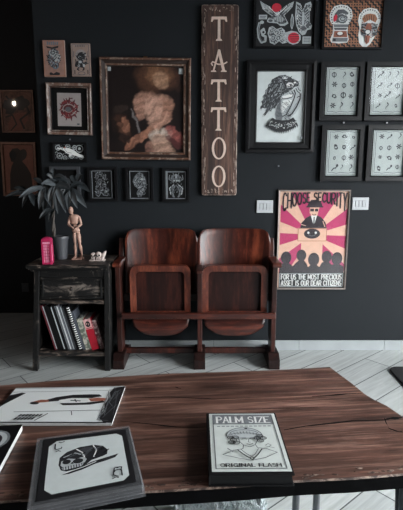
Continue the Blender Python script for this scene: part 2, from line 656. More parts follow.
    def build(self, name='print', parent=None, loc=None, rot=None):
        return self.mb.build(name, parent, loc, rot)


def arc(cx, cy, rx, ry, a0, a1, n=8):
    return [(cx + rx * math.cos(R(a0 + (a1 - a0) * i / n)), cy + ry * math.sin(R(a0 + (a1 - a0) * i / n))) for i in range(n + 1)]


FONT = {
    'A': [[(0, 0), (.5, 1)], [(.5, 1), (1, 0)], [(.22, .35), (.78, .35)]],
    'C': [arc(.55, .5, .5, .5, 40, 320, 12)],
    'D': [[(0, 0), (0, 1)], [(0, 1), (.5, 1)] + arc(.5, .5, .5, .5, 90, -90, 8) + [(0, 0)]],
    'E': [[(0, 0), (0, 1)], [(0, 1), (1, 1)], [(0, .5), (.8, .5)], [(0, 0), (1, 0)]],
    'F': [[(0, 0), (0, 1)], [(0, 1), (1, 1)], [(0, .5), (.8, .5)]],
    'G': [arc(.55, .5, .5, .5, 40, 330, 12), [(1, .0), (1, .42)], [(.6, .42), (1, .42)]],
    'H': [[(0, 0), (0, 1)], [(1, 0), (1, 1)], [(0, .5), (1, .5)]],
    'I': [[(.5, 0), (.5, 1)]],
    'L': [[(0, 0), (0, 1)], [(0, 0), (1, 0)]],
    'M': [[(0, 0), (0, 1)], [(0, 1), (.5, .2)], [(.5, .2), (1, 1)], [(1, 1), (1, 0)]],
    'N': [[(0, 0), (0, 1)], [(0, 1), (1, 0)], [(1, 0), (1, 1)]],
    'O': [arc(.5, .5, .5, .5, 0, 360, 14)],
    'P': [[(0, 0), (0, 1)], [(0, 1), (.55, 1)] + arc(.6, .74, .4, .26, 90, -90, 6) + [(0, .48)]],
    'R': [[(0, 0), (0, 1)], [(0, 1), (.55, 1)] + arc(.6, .74, .4, .26, 90, -90, 6) + [(0, .48)], [(.45, .48), (1, 0)]],
    'S': [arc(.5, .75, .46, .25, 30, 270, 8) + arc(.5, .25, .46, .25, 90, -150, 8)],
    'T': [[(.5, 0), (.5, 1)], [(0, 1), (1, 1)]],
    'U': [[(0, 1), (0, .35)] + arc(.5, .35, .5, .35, 180, 360, 8) + [(1, 1)]],
    'Y': [[(0, 1), (.5, .5)], [(1, 1), (.5, .5)], [(.5, .5), (.5, 0)]],
    'Z': [[(0, 1), (1, 1)], [(1, 1), (0, 0)], [(0, 0), (1, 0)]],
}
ADV = {'I': .42, ' ': .5, 'M': .95, 'L': .66, 'E': .68, 'F': .66, 'O': .86, 'C': .8, 'G': .84, 'S': .72, 'T': .76, 'A': .82,
       'N': .82, 'H': .82, 'P': .74, 'R': .78, 'U': .8, 'Y': .78, 'Z': .74, 'D': .82}


# ------------------------------------------------------------------ setting
XR, XL, YF, ZC = 2.9, -3.9, -4.1, 3.45
T = 0.12


def wall_with_holes(name, y0, y1, holes, mat):
    """right wall (x = XR..XR+T) with rectangular openings (ya,yb,za,zb)"""
    ys = sorted({y0, y1, *[h[0] for h in holes], *[h[1] for h in holes]})
    zs = sorted({0, ZC, *[h[2] for h in holes], *[h[3] for h in holes]})
    mb = MB()
    for a, b in zip(ys, ys[1:]):
        for c, d in zip(zs, zs[1:]):
            my, mz = (a + b) / 2, (c + d) / 2
            if any(h[0] < my < h[1] and h[2] < mz < h[3] for h in holes):
                continue
            mb.box(XR, XR + T, a, b, c, d, mat)
    return structure(mb.build(name))


WINS = [(-0.5, 2.2, 0.05, 2.45), (-2.75, -0.3, 2.3, 3.15), (-3.8, -3.1, 1.3, 2.2)]

mb = MB(); mb.box(XL - T, XR + T, YF - T, YR + T, -0.1, 0, 'floor_planks'); structure(mb.build('floor'))
mb = MB(); mb.box(XL - T, XR + T, YF - T, YR + T, ZC, ZC + .1, 'ceiling_paint'); structure(mb.build('ceiling'))
mb = MB(); mb.box(XC, XR + T, YW, YR + T, 0, ZC, 'wall_paint'); structure(mb.build('wall_back'))
mb = MB(); mb.box(XL - T, XC, YR, YR + T, 0, ZC, 'wall_paint_dark'); structure(mb.build('wall_recess'))
mb = MB(); mb.box(XL - T, XL, YF, YR, 0, ZC, 'side_wall_paint'); structure(mb.build('wall_left'))
mb = MB(); mb.box(XL - T, XR + T, YF - T, YF, 0, ZC, 'side_wall_paint'); structure(mb.build('wall_front'))
wall_with_holes('wall_right', YF, YW, WINS, 'side_wall_paint')
for i, (a, b, c, d) in enumerate(WINS):
    mb = MB()
    w = 0.045
    for (p, q, r_, s) in ((a, a + w, c, d), (b - w, b, c, d), (a + w, b - w, c, c + w), (a + w, b - w, d - w, d)):
        mb.box(XR + .02, XR + .1, p, q, r_, s, 'black_frame')
    if i == 0:
        for k in (1, 2):
            y = a + (b - a) * k / 3
            mb.box(XR + .03, XR + .09, y - .02, y + .02, c + w, d - w, 'black_frame')
    o = structure(mb.build('window_%d' % (i + 1)))
    g = MB()
    g.box(XR + .055, XR + .06, a + w, b - w, c + w, d - w, 'glass' if i == 0 else 'dimming_glass')
    g.build('window_pane', o)

mb = MB()
x = 0.088 - 0.6 * 2
while x < XR:
    a, b = max(x, XC + .002), min(x + .5975, XR)
    if b - a > .02:
        mb.box(a, b, YW - .01, YW, 0, .071, 'baseboard_tile')
    x += .6
structure(mb.build('baseboard_back', bevel=.001))


# ------------------------------------------------------------------ frames on the wall
def moulding(mb, w, h, prof, mat):
    """prof: list of (inset, height, [mat]) from outer back to inner back; mitred ring, origin bottom centre, front -y"""
    loops = []
    for p in prof:
        i, d = p[0], p[1]
        loops.append([(-w / 2 + i, -d, i), (w / 2 - i, -d, i), (w / 2 - i, -d, h - i), (-w / 2 + i, -d, h - i)])
    for k in range(len(loops) - 1):
        a, b = loops[k], loops[k + 1]
        mt = prof[k + 1][2] if len(prof[k + 1]) > 2 else mat
        for c in range(4):
            e = (c + 1) % 4
            mb.face([a[c], a[e], b[e], b[c]], mt)


def px_box(box, depth, Y):
    x0, y0, x1, y1 = box
    cy = (y0 + y1) / 2
    a = on_y(x0, cy, Y - depth)
    b = on_y(x1, cy, Y - depth)
    cx = (x0 + x1) / 2
    t = on_y(cx, y0, Y - depth)
    c = on_y(cx, y1, Y - depth)
    return a.x, b.x, c.z, t.z


def picture(name, label, cat, box, pbox, art_fn, src, mat='black_frame', depth=.025, prof=None, paper='white', glass=False,
            mat_board=None, group=None, tilt=0.0, Y=YW, print_name='print', back_in=.006):
    """a framed picture: moulding, optional mount, print, optional glass"""
    x0, x1, z0, z1 = px_box(box, depth, Y)
    w, h = x1 - x0, z1 - z0
    root = thing(name, label, cat, ((x0 + x1) / 2, Y - .001, z0), (0, tilt, 0), group)
    a0, a1, b0, b1 = px_box(pbox, back_in, Y)
    pw, ph = a1 - a0, b1 - b0
    pc = ((a0 + a1) / 2 - (x0 + x1) / 2, b0 - z0)
    if prof is None:
        bw = min((w - pw) / 2, (h - ph) / 2)
        prof = [(0, 0), (0, depth), (bw * .8, depth), (bw, depth * .6), (bw, 0)]
    mb = MB()
    moulding(mb, w, h, prof, mat)
    mb.build('frame', root)
    ins = prof[-1][0]
    mb = MB()
    mb.box(-w / 2 + ins * .5, w / 2 - ins * .5, -.004, 0, ins * .5, h - ins * .5, mat_board or 'black')
    mb.build('mount_board' if mat_board else 'backing', root)
    A = Art(pw, ph, src, 'XZ', paper)
    art_fn(A)
    A.build(print_name, root, (pc[0], -.0042, pc[1]))
    if glass:
        mb = MB()
        gi = max(ins - .002, .002)
        mb.box(-w / 2 + gi, w / 2 - gi, -.0155, -.0135, gi, h - gi, 'glass')
        mb.build('glass', root)
    return root


def motifs(A, n, seed, mat='ink', size=1.0):
    rr = random.Random(seed)
    x0, y0, x1, y1 = A.src
    W, H = x1 - x0, y1 - y0
    cols = 3
    rows = (n + 2) // 3
    k = 0
    for r in range(rows):
        for c in range(cols):
            if k >= n:
                break
            k += 1
            cx = x0 + W * (.24 + .26 * c + rr.uniform(-.03, .03))
            cy = y0 + H * (.17 + .66 * r / max(rows - 1, 1) + rr.uniform(-.02, .02))
            s = W * .07 * size * rr.uniform(.8, 1.35)
            t = rr.randrange(5)
            if t == 0:
                A.ell(cx, cy, s, s * .7, mat, rr.uniform(0, 3), 12, wob=.25, seed=k)
                A.ell(cx, cy, s * .4, s * .3, 'paper_sheet')
            elif t == 1:
                for q in range(6):
                    a = q * PI / 3
                    A.ell(cx + s * .6 * math.cos(a), cy + s * .6 * math.sin(a), s * .5, s * .22, mat, a, 8)
            elif t == 2:
                A.line([(cx - s, cy + s), (cx - s * .2, cy), (cx + s * .2, cy + s * .2), (cx + s, cy - s)], s * .35, mat)
                A.ell(cx + s * .8, cy - s * .8, s * .4, s * .5, mat)
            elif t == 3:
                A.ring(cx, cy, s * .8, s * .8, s * .3, mat)
                A.line([(cx, cy - s), (cx, cy + s * 1.2)], s * .3, mat)
            else:
                A.line([(cx + s * .5 * math.sin(q), cy - s * 1.3 + q * s * .45) for q in range(7)], s * .45, mat, taper=True)


# --- 1, 2 tan wooden panels
def panel(name, label, box, fn, src, paper, group=None):
    d = .018
    x0, x1, z0, z1 = px_box(box, d, YW)
    w, h = x1 - x0, z1 - z0
    root = thing(name, label, 'picture', ((x0 + x1) / 2, YW - .001, z0), group=group)
    mb = MB(); mb.box(-w / 2, w / 2, -d + .003, 0, 0, h, 'paper_beige'); mb.build('panel', root, bevel=.002)
    A = Art(w - .002, h - .002, src, 'XZ', paper)
    fn(A)
    A.build('print', root, (0, -d + .003, .001))


def art_card_a(A):      # source frame 30..182 x 38..305
    A.frame(36, 44, 176, 298, 3, 'maze_brown')
    for x in range(60, 135, 14):
        A.rect(x, 46 + (x % 3) * 3, x + 9, 72, 'ink_blue')
    A.poly([(55, 80), (95, 90), (142, 78), (138, 94), (96, 100), (60, 94)], 'ink')
    A.ell(102, 170, 42, 66, 'ink_soft', 0.1, 20, wob=.14, seed=2)
    A.ell(98, 130, 26, 24, 'pale_grey', wob=.1, seed=1)
    A.ell(88, 180, 22, 30, 'ink_blue', wob=.15, seed=3)
    A.ell(130, 172, 20, 36, 'pale_grey', .2, wob=.15, seed=4)
    A.ell(112, 222, 26, 26, 'ink_blue', .4, wob=.15, seed=5)
    for q in range(12):
        a = q * PI / 6
        A.line([(102 + 30 * math.cos(a), 168 + 44 * math.sin(a)), (102 + 52 * math.cos(a + .3), 168 + 72 * math.sin(a + .3))], 5, 'ink')
    A.hatch([(64, 120), (140, 112), (150, 180), (136, 240), (80, 240), (60, 180)], 150, ['ink', 'paper_tan', 'ink_blue', 'pale_grey', 'ink'], 6, 16, .9, (2, 5), 1.4, 3)
    A.ring(98, 130, 14, 12, 5, 'ink')
    A.line([(80, 165), (100, 190), (128, 160)], 5, 'ink')
    A.poly([(68, 280), (78, 272), (96, 284), (118, 270), (142, 278), (140, 294), (70, 294)], 'ink')


def art_card_b(A):      # 230..364 x 62..300
    A.frame(238, 70, 356, 292, 3, 'ink_soft')
    for i in range(6):
        A.rect(262 + i * 12, 74, 268 + i * 12, 86, 'ink_soft')
    A.ell(298, 150, 40, 46, 'paper_rose')
    A.ell(300, 158, 28, 34, 'ink', wob=.06, seed=2)
    A.ell(296, 212, 34, 24, 'ink', .3, wob=.2, seed=3)
    A.ell(268, 215, 14, 20, 'ink', .5, wob=.2)
    A.poly([(320, 200), (344, 190), (340, 212), (318, 218)], 'ink')
    A.line([(284, 230), (270, 250), (282, 258)], 9, 'ink')
    A.line([(306, 225), (318, 248), (308, 258)], 9, 'ink')
    A.hatch([(262, 130), (338, 130), (344, 210), (316, 246), (270, 240), (256, 200)], 90, ['ink', 'pale_grey', 'ink', 'ink_soft'], 6, 16, .8, (2, 5), 1.3, 3)
    A.ell(292, 196, 12, 10, 'pale_grey')
    A.ell(318, 222, 8, 12, 'pale_grey')
    A.line([(250, 120), (246, 160)], 4, 'ink_soft')
    A.line([(346, 120), (350, 160)], 4, 'ink_soft')
    A.rect(248, 255, 254, 285, 'ink')
    A.rect(342, 255, 348, 285, 'ink')
    A.ring(300, 280, 24, 12, 4, 'ink_soft')


panel('art_panel', 'larger tan art panel with blue grey figure, left of the two small unframed panels', (43.3, 40, 65, 76.8),
      art_card_a, (30, 38, 182, 305), 'paper_tan', 'unframed art panels')
panel('art_panel', 'smaller beige art panel with black haired figure, right of the two small unframed panels', (71.3, 43.3, 90.3, 76.3),
      art_card_b, (230, 62, 364, 300), 'paper_beige', 'unframed art panels')


# --- 3 rose
def art_rose(A):        # 122..300 x 110..352
    for q in range(11):
        a = q * 2 * PI / 11 + .2
        r = 82
        A.poly([(210 + 52 * math.cos(a - .22), 228 + 52 * math.sin(a - .22)), (210 + r * math.cos(a), 228 + r * 1.12 * math.sin(a)),
                (210 + 52 * math.cos(a + .22), 228 + 52 * math.sin(a + .22))], 'rose_dark')
    A.ell(208, 228, 68, 64, 'rose_red', wob=.1, seed=4, n=24)
    for q in range(7):
        a = q * 2 * PI / 7
        A.ring(208 + 30 * math.cos(a), 228 + 28 * math.sin(a), 26, 24, 5, 'rose_dark', q * 50, q * 50 + 200)
    A.hatch(arc(208, 228, 66, 62, 0, 360, 16)[:-1], 90, ['rose_dark', 'rose_dark', 'ink', 'paper_rose'], 8, 24, 1.2, (2.5, 5), 1.5, 2)
    A.ell(206, 226, 32, 28, 'rose_dark')
    A.ell(204, 228, 22, 18, 'ink_soft')
    A.ring(208, 228, 44, 36, 6, 'paper_rose', 150, 330)
    A.ring(206, 224, 30, 26, 5, 'paper_rose', 20, 160)
    A.line([(262, 240), (230, 270)], 7, 'paper_rose')
    A.line([(190, 150), (205, 175), (215, 150), (238, 148)], 7, 'rose_dark')
    A.rect(268, 330, 286, 344, 'ink_soft')


picture('framed_picture', 'red rose print with black mount in a silver brown frame', 'picture', (46, 82.8, 91, 134.7), (57, 93, 80.7, 126.2),
        art_rose, (122, 110, 300, 352), depth=.03,
        prof=[(0, 0, 'frame_dark_brown'), (0, .028, 'frame_dark_brown'), (.006, .031, 'silver_frame'), (.018, .024, 'silver_frame'), (.024, .02, 'frame_dark_brown'),
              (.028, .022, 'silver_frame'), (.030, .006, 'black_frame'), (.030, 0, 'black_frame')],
        paper='paper_rose', mat_board='black', glass=False, tilt=R(1.1))


# --- 4 small white animal on black pattern
def art_animal(A):      # 105..325 x 62..178
    for cx, cy, r in ((130, 90, 18), (140, 150, 20), (205, 80, 16), (290, 98, 26), (255, 88, 14), (230, 150, 18), (300, 160, 16), (180, 165, 14)):
        A.ring(cx, cy, r, r, 6, 'pale_grey')
        A.ell(cx, cy, r * .4, r * .4, 'pale_grey')
    for i in range(14):
        A.line([(108 + i * 16, 172), (116 + i * 16, 160)], 4, 'mid_grey')
    A.poly([(112, 100), (150, 88), (178, 92), (210, 92), (250, 108), (275, 130), (320, 152), (322, 166), (285, 160), (262, 152), (232, 142),
            (222, 158), (208, 156), (212, 138), (190, 130), (176, 112), (150, 102)], 'white')
    A.hatch([(108, 66), (322, 66), (322, 110), (270, 120), (200, 90), (108, 100)], 40, ['pale_grey', 'mid_grey'], 5, 14, .4, (2, 4), 1.5, 4)
    A.hatch([(108, 112), (170, 118), (210, 150), (320, 172), (108, 175)], 40, ['pale_grey', 'mid_grey'], 5, 14, .4, (2, 4), 1.5, 5)
    A.line([(180, 100), (200, 125), (230, 130)], 3, 'ink_soft')
    A.line([(160, 96), (168, 100)], 5, 'ink')
    A.ell(182, 90, 8, 6, 'skin_brown')


picture('framed_picture', 'small wide black framed print of a white animal, above the plant', 'picture', (52.3, 141.8, 86.3, 162), (54.8, 144, 84.3, 159.5),
        art_animal, (105, 62, 325, 178), paper='black', depth=.02)


# --- 5 hidden black frame behind the plant
def art_hidden(A):
    A.ell(50, 60, 26, 38, 'dark_grey', wob=.2, seed=3)
    A.ring(50, 45, 14, 14, 5, 'mid_grey')
    A.line([(30, 90), (50, 70), (72, 92)], 6, 'mid_grey')


picture('framed_picture', 'black framed picture half hidden behind the plant leaves', 'picture', (50, 166.5, 80, 200), (54.5, 171, 75.5, 197),
        art_hidden, (0, 0, 100, 120), paper='black', mat='dark_grey', depth=.025, group='small black framed pictures in a row')


# --- 6-8 three small black frames; grey print border also paints the window-lit inner lip
def art_dark_1(A):      # 75..275 x 85..365
    A.frame(68, 82, 268, 362, 9, 'mid_grey')
    for (x, y, rx, ry, a) in ((155, 105, 28, 20, 0), (120, 140, 22, 24, .3), (195, 145, 20, 30, -.2), (150, 180, 24, 20, 0), (125, 220, 16, 40, .3),
                              (190, 225, 26, 22, .2), (160, 265, 22, 30, 0), (215, 280, 28, 22, -.4), (125, 300, 18, 26, -.2)):
        A.ell(x, y, rx, ry, 'dark_grey', a, wob=.18, seed=int(x))
        A.ring(x, y, rx * .7, ry * .7, 5, 'mid_grey')
    A.hatch([(100, 90), (220, 90), (240, 340), (100, 340)], 170, ['mid_grey', 'black', 'dark_grey', 'pale_grey'], 8, 22, 1.0, (3, 6), 1.5, 8)
    A.line([(110, 330), (130, 345), (160, 300), (180, 330), (225, 335)], 9, 'mid_grey')
    A.line([(105, 240), (110, 280)], 7, 'mid_grey')


def art_dark_2(A):      # 75..280 x 85..370
    A.frame(84, 94, 272, 362, 9, 'mid_grey')
    A.poly([(140, 130), (180, 100), (215, 120), (240, 170), (248, 220), (240, 270), (215, 310), (190, 350), (160, 350), (145, 310), (165, 270), (130, 240),
            (112, 200), (120, 160)], 'ink_soft')
    for i in range(9):
        a = i * .75
        A.ring(180 + 30 * math.cos(a), 150 + i * 20, 22, 16, 6, 'mid_grey', i * 40, i * 40 + 220)
    A.hatch([(140, 130), (180, 100), (215, 120), (240, 170), (248, 220), (240, 270), (215, 310), (190, 350), (160, 350), (145, 310), (165, 270), (130, 240), (112, 200), (120, 160)], 190, ['black', 'mid_grey', 'pale_grey', 'black'], 8, 20, .9, (3, 6), 1.3, 8)
    A.ell(203, 172, 10, 10, 'pale_grey')
    A.line([(170, 240), (200, 200), (215, 240), (190, 270)], 5, 'black')
    A.line([(150, 180), (170, 220)], 5, 'black')


def art_dark_3(A):
    A.frame(92, 98, 274, 362, 10, 'mid_grey')
    A.rect(78, 90, 98, 370, 'mid_grey')
    A.ell(180, 165, 62, 42, 'ink_soft', wob=.14, seed=9)
    A.ell(180, 290, 62, 62, 'ink_soft', wob=.12, seed=8)
    A.ell(180, 300, 26, 50, 'black', wob=.1)
    A.ell(178, 210, 24, 22, 'black')
    A.rect(150, 180, 214, 190, 'pale_grey')
    for s in (-1, 1):
        A.line([(180 + s * 24, 200), (180 + s * 70, 170), (180 + s * 62, 130)], 8, 'mid_grey')
        A.line([(180 + s * 24, 225), (180 + s * 66, 260), (180 + s * 52, 320)], 9, 'pale_grey')
        A.line([(180 + s * 14, 240), (180 + s * 36, 300), (180 + s * 20, 350)], 7, 'mid_grey')
        A.line([(180 + s * 10, 140), (180 + s * 30, 110)], 6, 'mid_grey')
    A.hatch([(120, 130), (240, 130), (250, 330), (110, 330)], 110, ['black', 'mid_grey', 'black'], 8, 20, 1.5, (3, 6), 1.0, 8)
    A.line([(180, 120), (180, 160)], 8, 'pale_grey')


SMP = lambda: [(0, 0), (0, .022), (.012, .022), (.02, .016), (.024, .016), (.026, .004), (.026, 0)]
picture('framed_picture', 'small black frame with grey figures, nearest the plant in the row of three', 'picture', (87.5, 167, 117, 201.3), (91.5, 170.5, 112.5, 198.7),
        art_dark_1, (60, 78, 275, 368), paper='black', depth=.022, group='small black framed pictures in a row')
picture('framed_picture', 'small black frame with one curled grey figure, middle of the row of three', 'picture', (125.3, 167.3, 153, 201.3), (129, 170.3, 150.2, 199.3),
        art_dark_2, (74, 84, 282, 372), paper='black', depth=.022, group='small black framed pictures in a row')
picture('framed_picture', 'small black frame with grey spider like figure, beside the lettered board', 'picture', (162.3, 167.3, 189.7, 202), (165.6, 170.8, 186.4, 199.6),
        art_dark_3, (76, 88, 282, 372), paper='black', depth=.022, group='small black framed pictures in a row')


# --- 9 large painting (plain stand-in of drapery and dark ground)
def smooth_cap(x, y, x0, y0, x1, y1, r0, r1):
    dx, dy = x1 - x0, y1 - y0
    t = max(0, min(1, ((x - x0) * dx + (y - y0) * dy) / (dx * dx + dy * dy + 1e-9)))
    d = math.hypot(x - x0 - dx * t, y - y0 - dy * t) / (r0 + (r1 - r0) * t)
    q = max(0.0, min(1.0, (1.2 - d) / .5))
    return q * q * (3 - 2 * q)


def big_painting():
    box, d = (99.5, 57.3, 190, 159.6), .035
    x0, x1, z0, z1 = px_box(box, d, YW)
    w, h = x1 - x0, z1 - z0
    root = thing('framed_painting', 'large dark old style painting of pale drapery in a worn bronze frame', 'painting',
                 ((x0 + x1) / 2, YW - .001, z0), (0, R(.7), 0))
    mb = MB()
    moulding(mb, w, h, [(0, 0), (0, .03), (.006, .036, 'bronze_frame'), (.014, .034, 'bronze_frame'), (.018, .026, 'frame_dark_brown'),
                        (.034, .02, 'frame_dark_brown'), (.038, .024, 'bronze_frame'), (.046, .021, 'bronze_frame'), (.049, .008, 'frame_dark_brown'), (.049, 0)], 'bronze_frame')
    mb.build('frame', root)
    mb = MB(); mb.box(-.012, .012, -.006, 0, h, h + .012, 'brass'); mb.build('hook', root)
    iw, ih = w - .094, h - .094
    nx, ny = 130, 150
    C = lambda *c: Vector(srgb(*c)[:3])
    bg, glow = C(26, 18, 17), C(150, 104, 80)
    vs, cols = [], []
    # picture frame units 55..350 x 60..415 (y down)
    caps = [        # x0, y0, x1, y1, r0, r1, colour, opacity, fold frequency, fold angle
        (235, 100, 285, 105, 74, 50, C(96, 64, 48), .55, 0, 0),
        (250, 92, 280, 96, 48, 34, C(150, 108, 80), .5, .11, .6),
        (262, 110, 268, 128, 30, 26, C(204, 160, 130), .55, .16, 1.2),
        (200, 205, 270, 215, 42, 40, C(188, 142, 122), .85, .12, .5),
        (225, 225, 245, 285, 46, 30, C(204, 160, 140), .85, .13, .9),
        (180, 205, 180, 265, 20, 16, C(176, 132, 114), .8, .2, 1.4),
        (292, 215, 286, 265, 22, 22, C(170, 124, 104), .85, .2, 1.3),
        (284, 270, 220, 325, 22, 18, C(188, 142, 122), .9, .2, .7),
        (220, 325, 135, 380, 17, 14, C(166, 116, 94), .85, .2, .6),
        (235, 345, 285, 335, 26, 22, C(206, 190, 176), .9, .22, .4),
        (255, 372, 270, 412, 40, 44, C(188, 150, 130), .85, .17, 1.35),
        (215, 390, 215, 412, 18, 20, C(146, 106, 92), .7, .2, 1.4),
        (300, 322, 338, 360, 22, 20, C(158, 90, 84), .85, .2, .8),
        (290, 350, 335, 390, 10, 12, C(84, 44, 44), .8, 0, 0),
        (100, 290, 116, 345, 34, 28, C(86, 58, 46), .8, .1, .3),
        (118, 285, 124, 318, 16, 15, C(160, 110, 88), .7, .18, .9),
        (96, 300, 112, 312, 10, 10, C(120, 82, 66), .7, .2, .4),
        (92, 345, 130, 360, 14, 14, C(34, 24, 22), .85, 0, 0),
        (130, 394, 142, 384, 18, 14, C(146, 100, 80), .75, .2, .6),
        (145, 235, 178, 325, 5, 7, C(130, 124, 124), .6, 0, 0),
        (72, 290, 76, 360, 16, 20, C(18, 13, 13), .8, 0, 0),
        (85, 238, 120, 230, 14, 10, C(60, 48, 42), .5, 0, 0),
        (310, 80, 330, 150, 18, 14, C(70, 46, 38), .5, .1, 1),
    ]
    for j in range(ny + 1):
        for i in range(nx + 1):
            u, v = i / nx, j / ny
            x, y = 55 + 295 * u, 60 + 355 * (1 - v)
            wx = x + 9 * mnoise.noise(Vector((x * .035, y * .035, 1))) + 4 * mnoise.noise(Vector((x * .1, y * .1, 4)))
            wy = y + 9 * mnoise.noise(Vector((x * .035, y * .035, 7))) + 4 * mnoise.noise(Vector((x * .1, y * .1, 9)))
            c = bg.copy()
            for (a, b, e, f, r0, r1, cc, k, fr, an) in caps:
                t = smooth_cap(wx, wy, a, b, e, f, r0, r1) * k
                if t:
                    sh = 1.0
                    if fr:
                        q = (wx * math.cos(an) + wy * math.sin(an)) * fr + 1.5 * mnoise.noise(Vector((x * .03, y * .03, an)))
                        sh = .80 + .20 * math.sin(q) + .10 * math.sin(2.3 * q + 1)
                    c = c.lerp(cc * sh, t)
            c *= 1 + .25 * mnoise.noise(Vector((x * .09, y * .09, 3))) + .3 * mnoise.noise(Vector((x * .25, y * .25, 3)))
            cols += [max(0, c.x), max(0, c.y), max(0, c.z), 1]
            vs.append(((u - .5) * iw, -.0062, .047 + v * ih))
    fs = [(j * (nx + 1) + i, j * (nx + 1) + i + 1, (j + 1) * (nx + 1) + i + 1, (j + 1) * (nx + 1) + i) for j in range(ny) for i in range(nx)]
    mb = MB()
    mb.add(vs, fs, 'oil_paint')
    n0 = len(mb.v)
    mb.box(-iw / 2, iw / 2, -.006, 0, .047, .047 + ih, 'black')
    o = mb.build('canvas', root)
    at = o.data.color_attributes.new('paint', 'FLOAT_COLOR', 'POINT')
    at.data.foreach_set('color', cols + [0, 0, 0, 1] * (len(mb.v) - n0))
    for (x, z, s) in ((-iw / 2 + .012, ih - .02, .01), (iw / 2 - .016, ih - .03, .014)):
        mb = MB()
        mb.box(x - s, x + s, -.0075, -.0066, .047 + z - s, .047 + z + s * 1.4, 'pale_grey')
        mb.build('paper_corner', root)


big_painting()


# --- 10 TATTOO board
def sign():
    d = .03
    x0, x1, z0, z1 = px_box((201.2, 4.5, 237.9, 195.3), d, YW)
    x0b = on_y(202.8, 195, YW - d).x
    w, h = (x1 - x0) * .985, z1 - z0
    root = thing('sign_board', 'tall dark wooden board with pale letters spelling TATTOO', 'sign', ((x0 + x1) / 2, YW - .001, z0))
    def outline(w, h, r, z):
        pts = []
        for (cx, cz, a0) in ((w / 2 - r, r, -90), (w / 2 - r, h - r, 0), (-w / 2 + r, h - r, 90), (-w / 2 + r, r, 180)):
            pts += [(cx + r * math.cos(R(a0 + k * 30)), -z, cz + r * math.sin(R(a0 + k * 30))) for k in range(4)]
        return pts
    mb = MB()
    mb.hexa(outline(w, h, .012, 0), outline(w, h, .012, d - .004), 'sign_edge')
    inn = [(p[0] * (w - .008) / w, -d, .004 + p[2] * (h - .008) / h) for p in outline(w, h, .012, 0)]
    o1 = outline(w, h, .012, d - .004)
    for k in range(len(o1)):
        e = (k + 1) % len(o1)
        mb.face([o1[k], o1[e], inn[e], inn[k]], 'sign_edge')
    mb.face(inn, 'sign_wood')
    mb.build('board', root)

    # scratched pale ornament lines in the corners and along the edges
    A = Art(w - .012, h - .012, (201.5, 4.8, 237.6, 195), 'XZ', 'sign_wood', thick=.0003)
    A.mb = MB()
    rr = random.Random(5)
    for yb in (8, 191):
        for i in range(9):
            x = 205 + i * 3.6
            A.line([(x + rr.uniform(-1.4, 1.4), yb + rr.uniform(-2.5, 2.5)) for _ in range(4)], .5, 'sign_edge', layer=1)
    for i in range(80):
        s = rr.choice((202.6, 203.4, 204.2, 235.6, 236.6))
        y = rr.uniform(10, 188)
        A.line([(s + rr.uniform(-.5, .5), y), (s + rr.uniform(-.6, .6), y + rr.uniform(3, 10))], rr.uniform(.3, .7), 'sign_edge', layer=1)
    A.line([(219.2, 186), (219.4, 194.5)], .5, 'sign_letter', layer=1)
    A.build('scratches', root, (0, -d, .006))['kind'] = 'stuff'

    def letter(fn, y0, y1, x0=210.8, x1=226.6):
        B = Art(w, h, (201.5, 4.5, 237.8, 195.3), 'XZ', 'sign_letter', clip=False)
        B.mb = MB()
        # raised letters as small solid prisms
        def poly(pts, mat='sign_letter', layer=None):
            a = sum(p[0] * q[1] - q[0] * p[1] for p, q in zip(pts, pts[1:] + pts[:1]))
            if a > 0:
                pts = pts[::-1]
            lo = [B.pt(x, y, 0) for x, y in pts]
            lo = [(p[0], 0.0, p[2]) for p in lo]
            hi = [(p[0], -.003, p[2]) for p in lo]
            B.mb.hexa(lo, hi, 'sign_letter')
        B.poly = poly
        fn(B, x0, y0, x1, y1)
        B.mb.build('letter', root, (0, -d, 0))

    def lt(B, a, b, c, e):
        m = (a + c) / 2
        B.poly([(a + .6, b), (c - .6, b), (c, b + 4.6), (c - 1.3, b + 4.8), (c - 2.6, b + 2.5), (a + 2.6, b + 2.5), (a + 1.3, b + 4.8), (a, b + 4.6)])
        B.poly([(m - 1.25, b + 2.4), (m + 1.25, b + 2.4), (m + 1.35, e - 1.8), (m - 1.35, e - 1.8)])
        B.poly([(m - 3.2, e), (m - 2.6, e - 1.3), (m - 1.2, e - 2.2), (m + 1.2, e - 2.2), (m + 2.6, e - 1.3), (m + 3.2, e)])

    def la(B, a, b, c, e):
        m = (a + c) / 2
        B.poly([(m - .8, b), (m + 1.2, b), (c - 1.6, e - 1), (c - 4.4, e - 1), (m - .2, b + 6)])
        B.poly([(m - .8, b), (m + .4, b + 3.4), (a + 3.4, e - 1), (a + 1.8, e - 1)])
        B.poly([(a, e), (a + .6, e - 1.3), (a + 4.8, e - 1.3), (a + 5.4, e)])
        B.poly([(c - 6, e), (c - 5.4, e - 1.3), (c - .6, e - 1.3), (c, e)])
        B.line([(a + 1.8, e - 6.2), (a + .5, e - 8), (a + 1.6, e - 9.8), (a + 4, e - 9), (m - 1, e - 7.4), (c - 3.8, e - 7.2), (c + .2, e - 9.6)], 1.2, 'sign_letter')

    def lo(B, a, b, c, e):
        cx, cy = (a + c) / 2, (b + e) / 2
        n = 20
        for i in range(n):
            q0, q1 = 2 * PI * i / n, 2 * PI * (i + 1) / n
            o = lambda q: (cx + (c - a) / 2 * math.cos(q), cy + (e - b) / 2 * math.sin(q))
            r = lambda q: (cx + ((c - a) / 2 - 2.4) * math.cos(q), cy + ((e - b) / 2 - 1.5) * math.sin(q))
            B.poly([o(q0), o(q1), r(q1), r(q0)])

    letter(lt, 16, 38.8)
    letter(la, 47.2, 68.8)
    letter(lt, 76.3, 98.2)
    letter(lt, 104, 127.5)
    letter(lo, 134.3, 157.3, 212, 226.6)
    letter(lo, 163.7, 186.7, 212.2, 226.4)


sign()


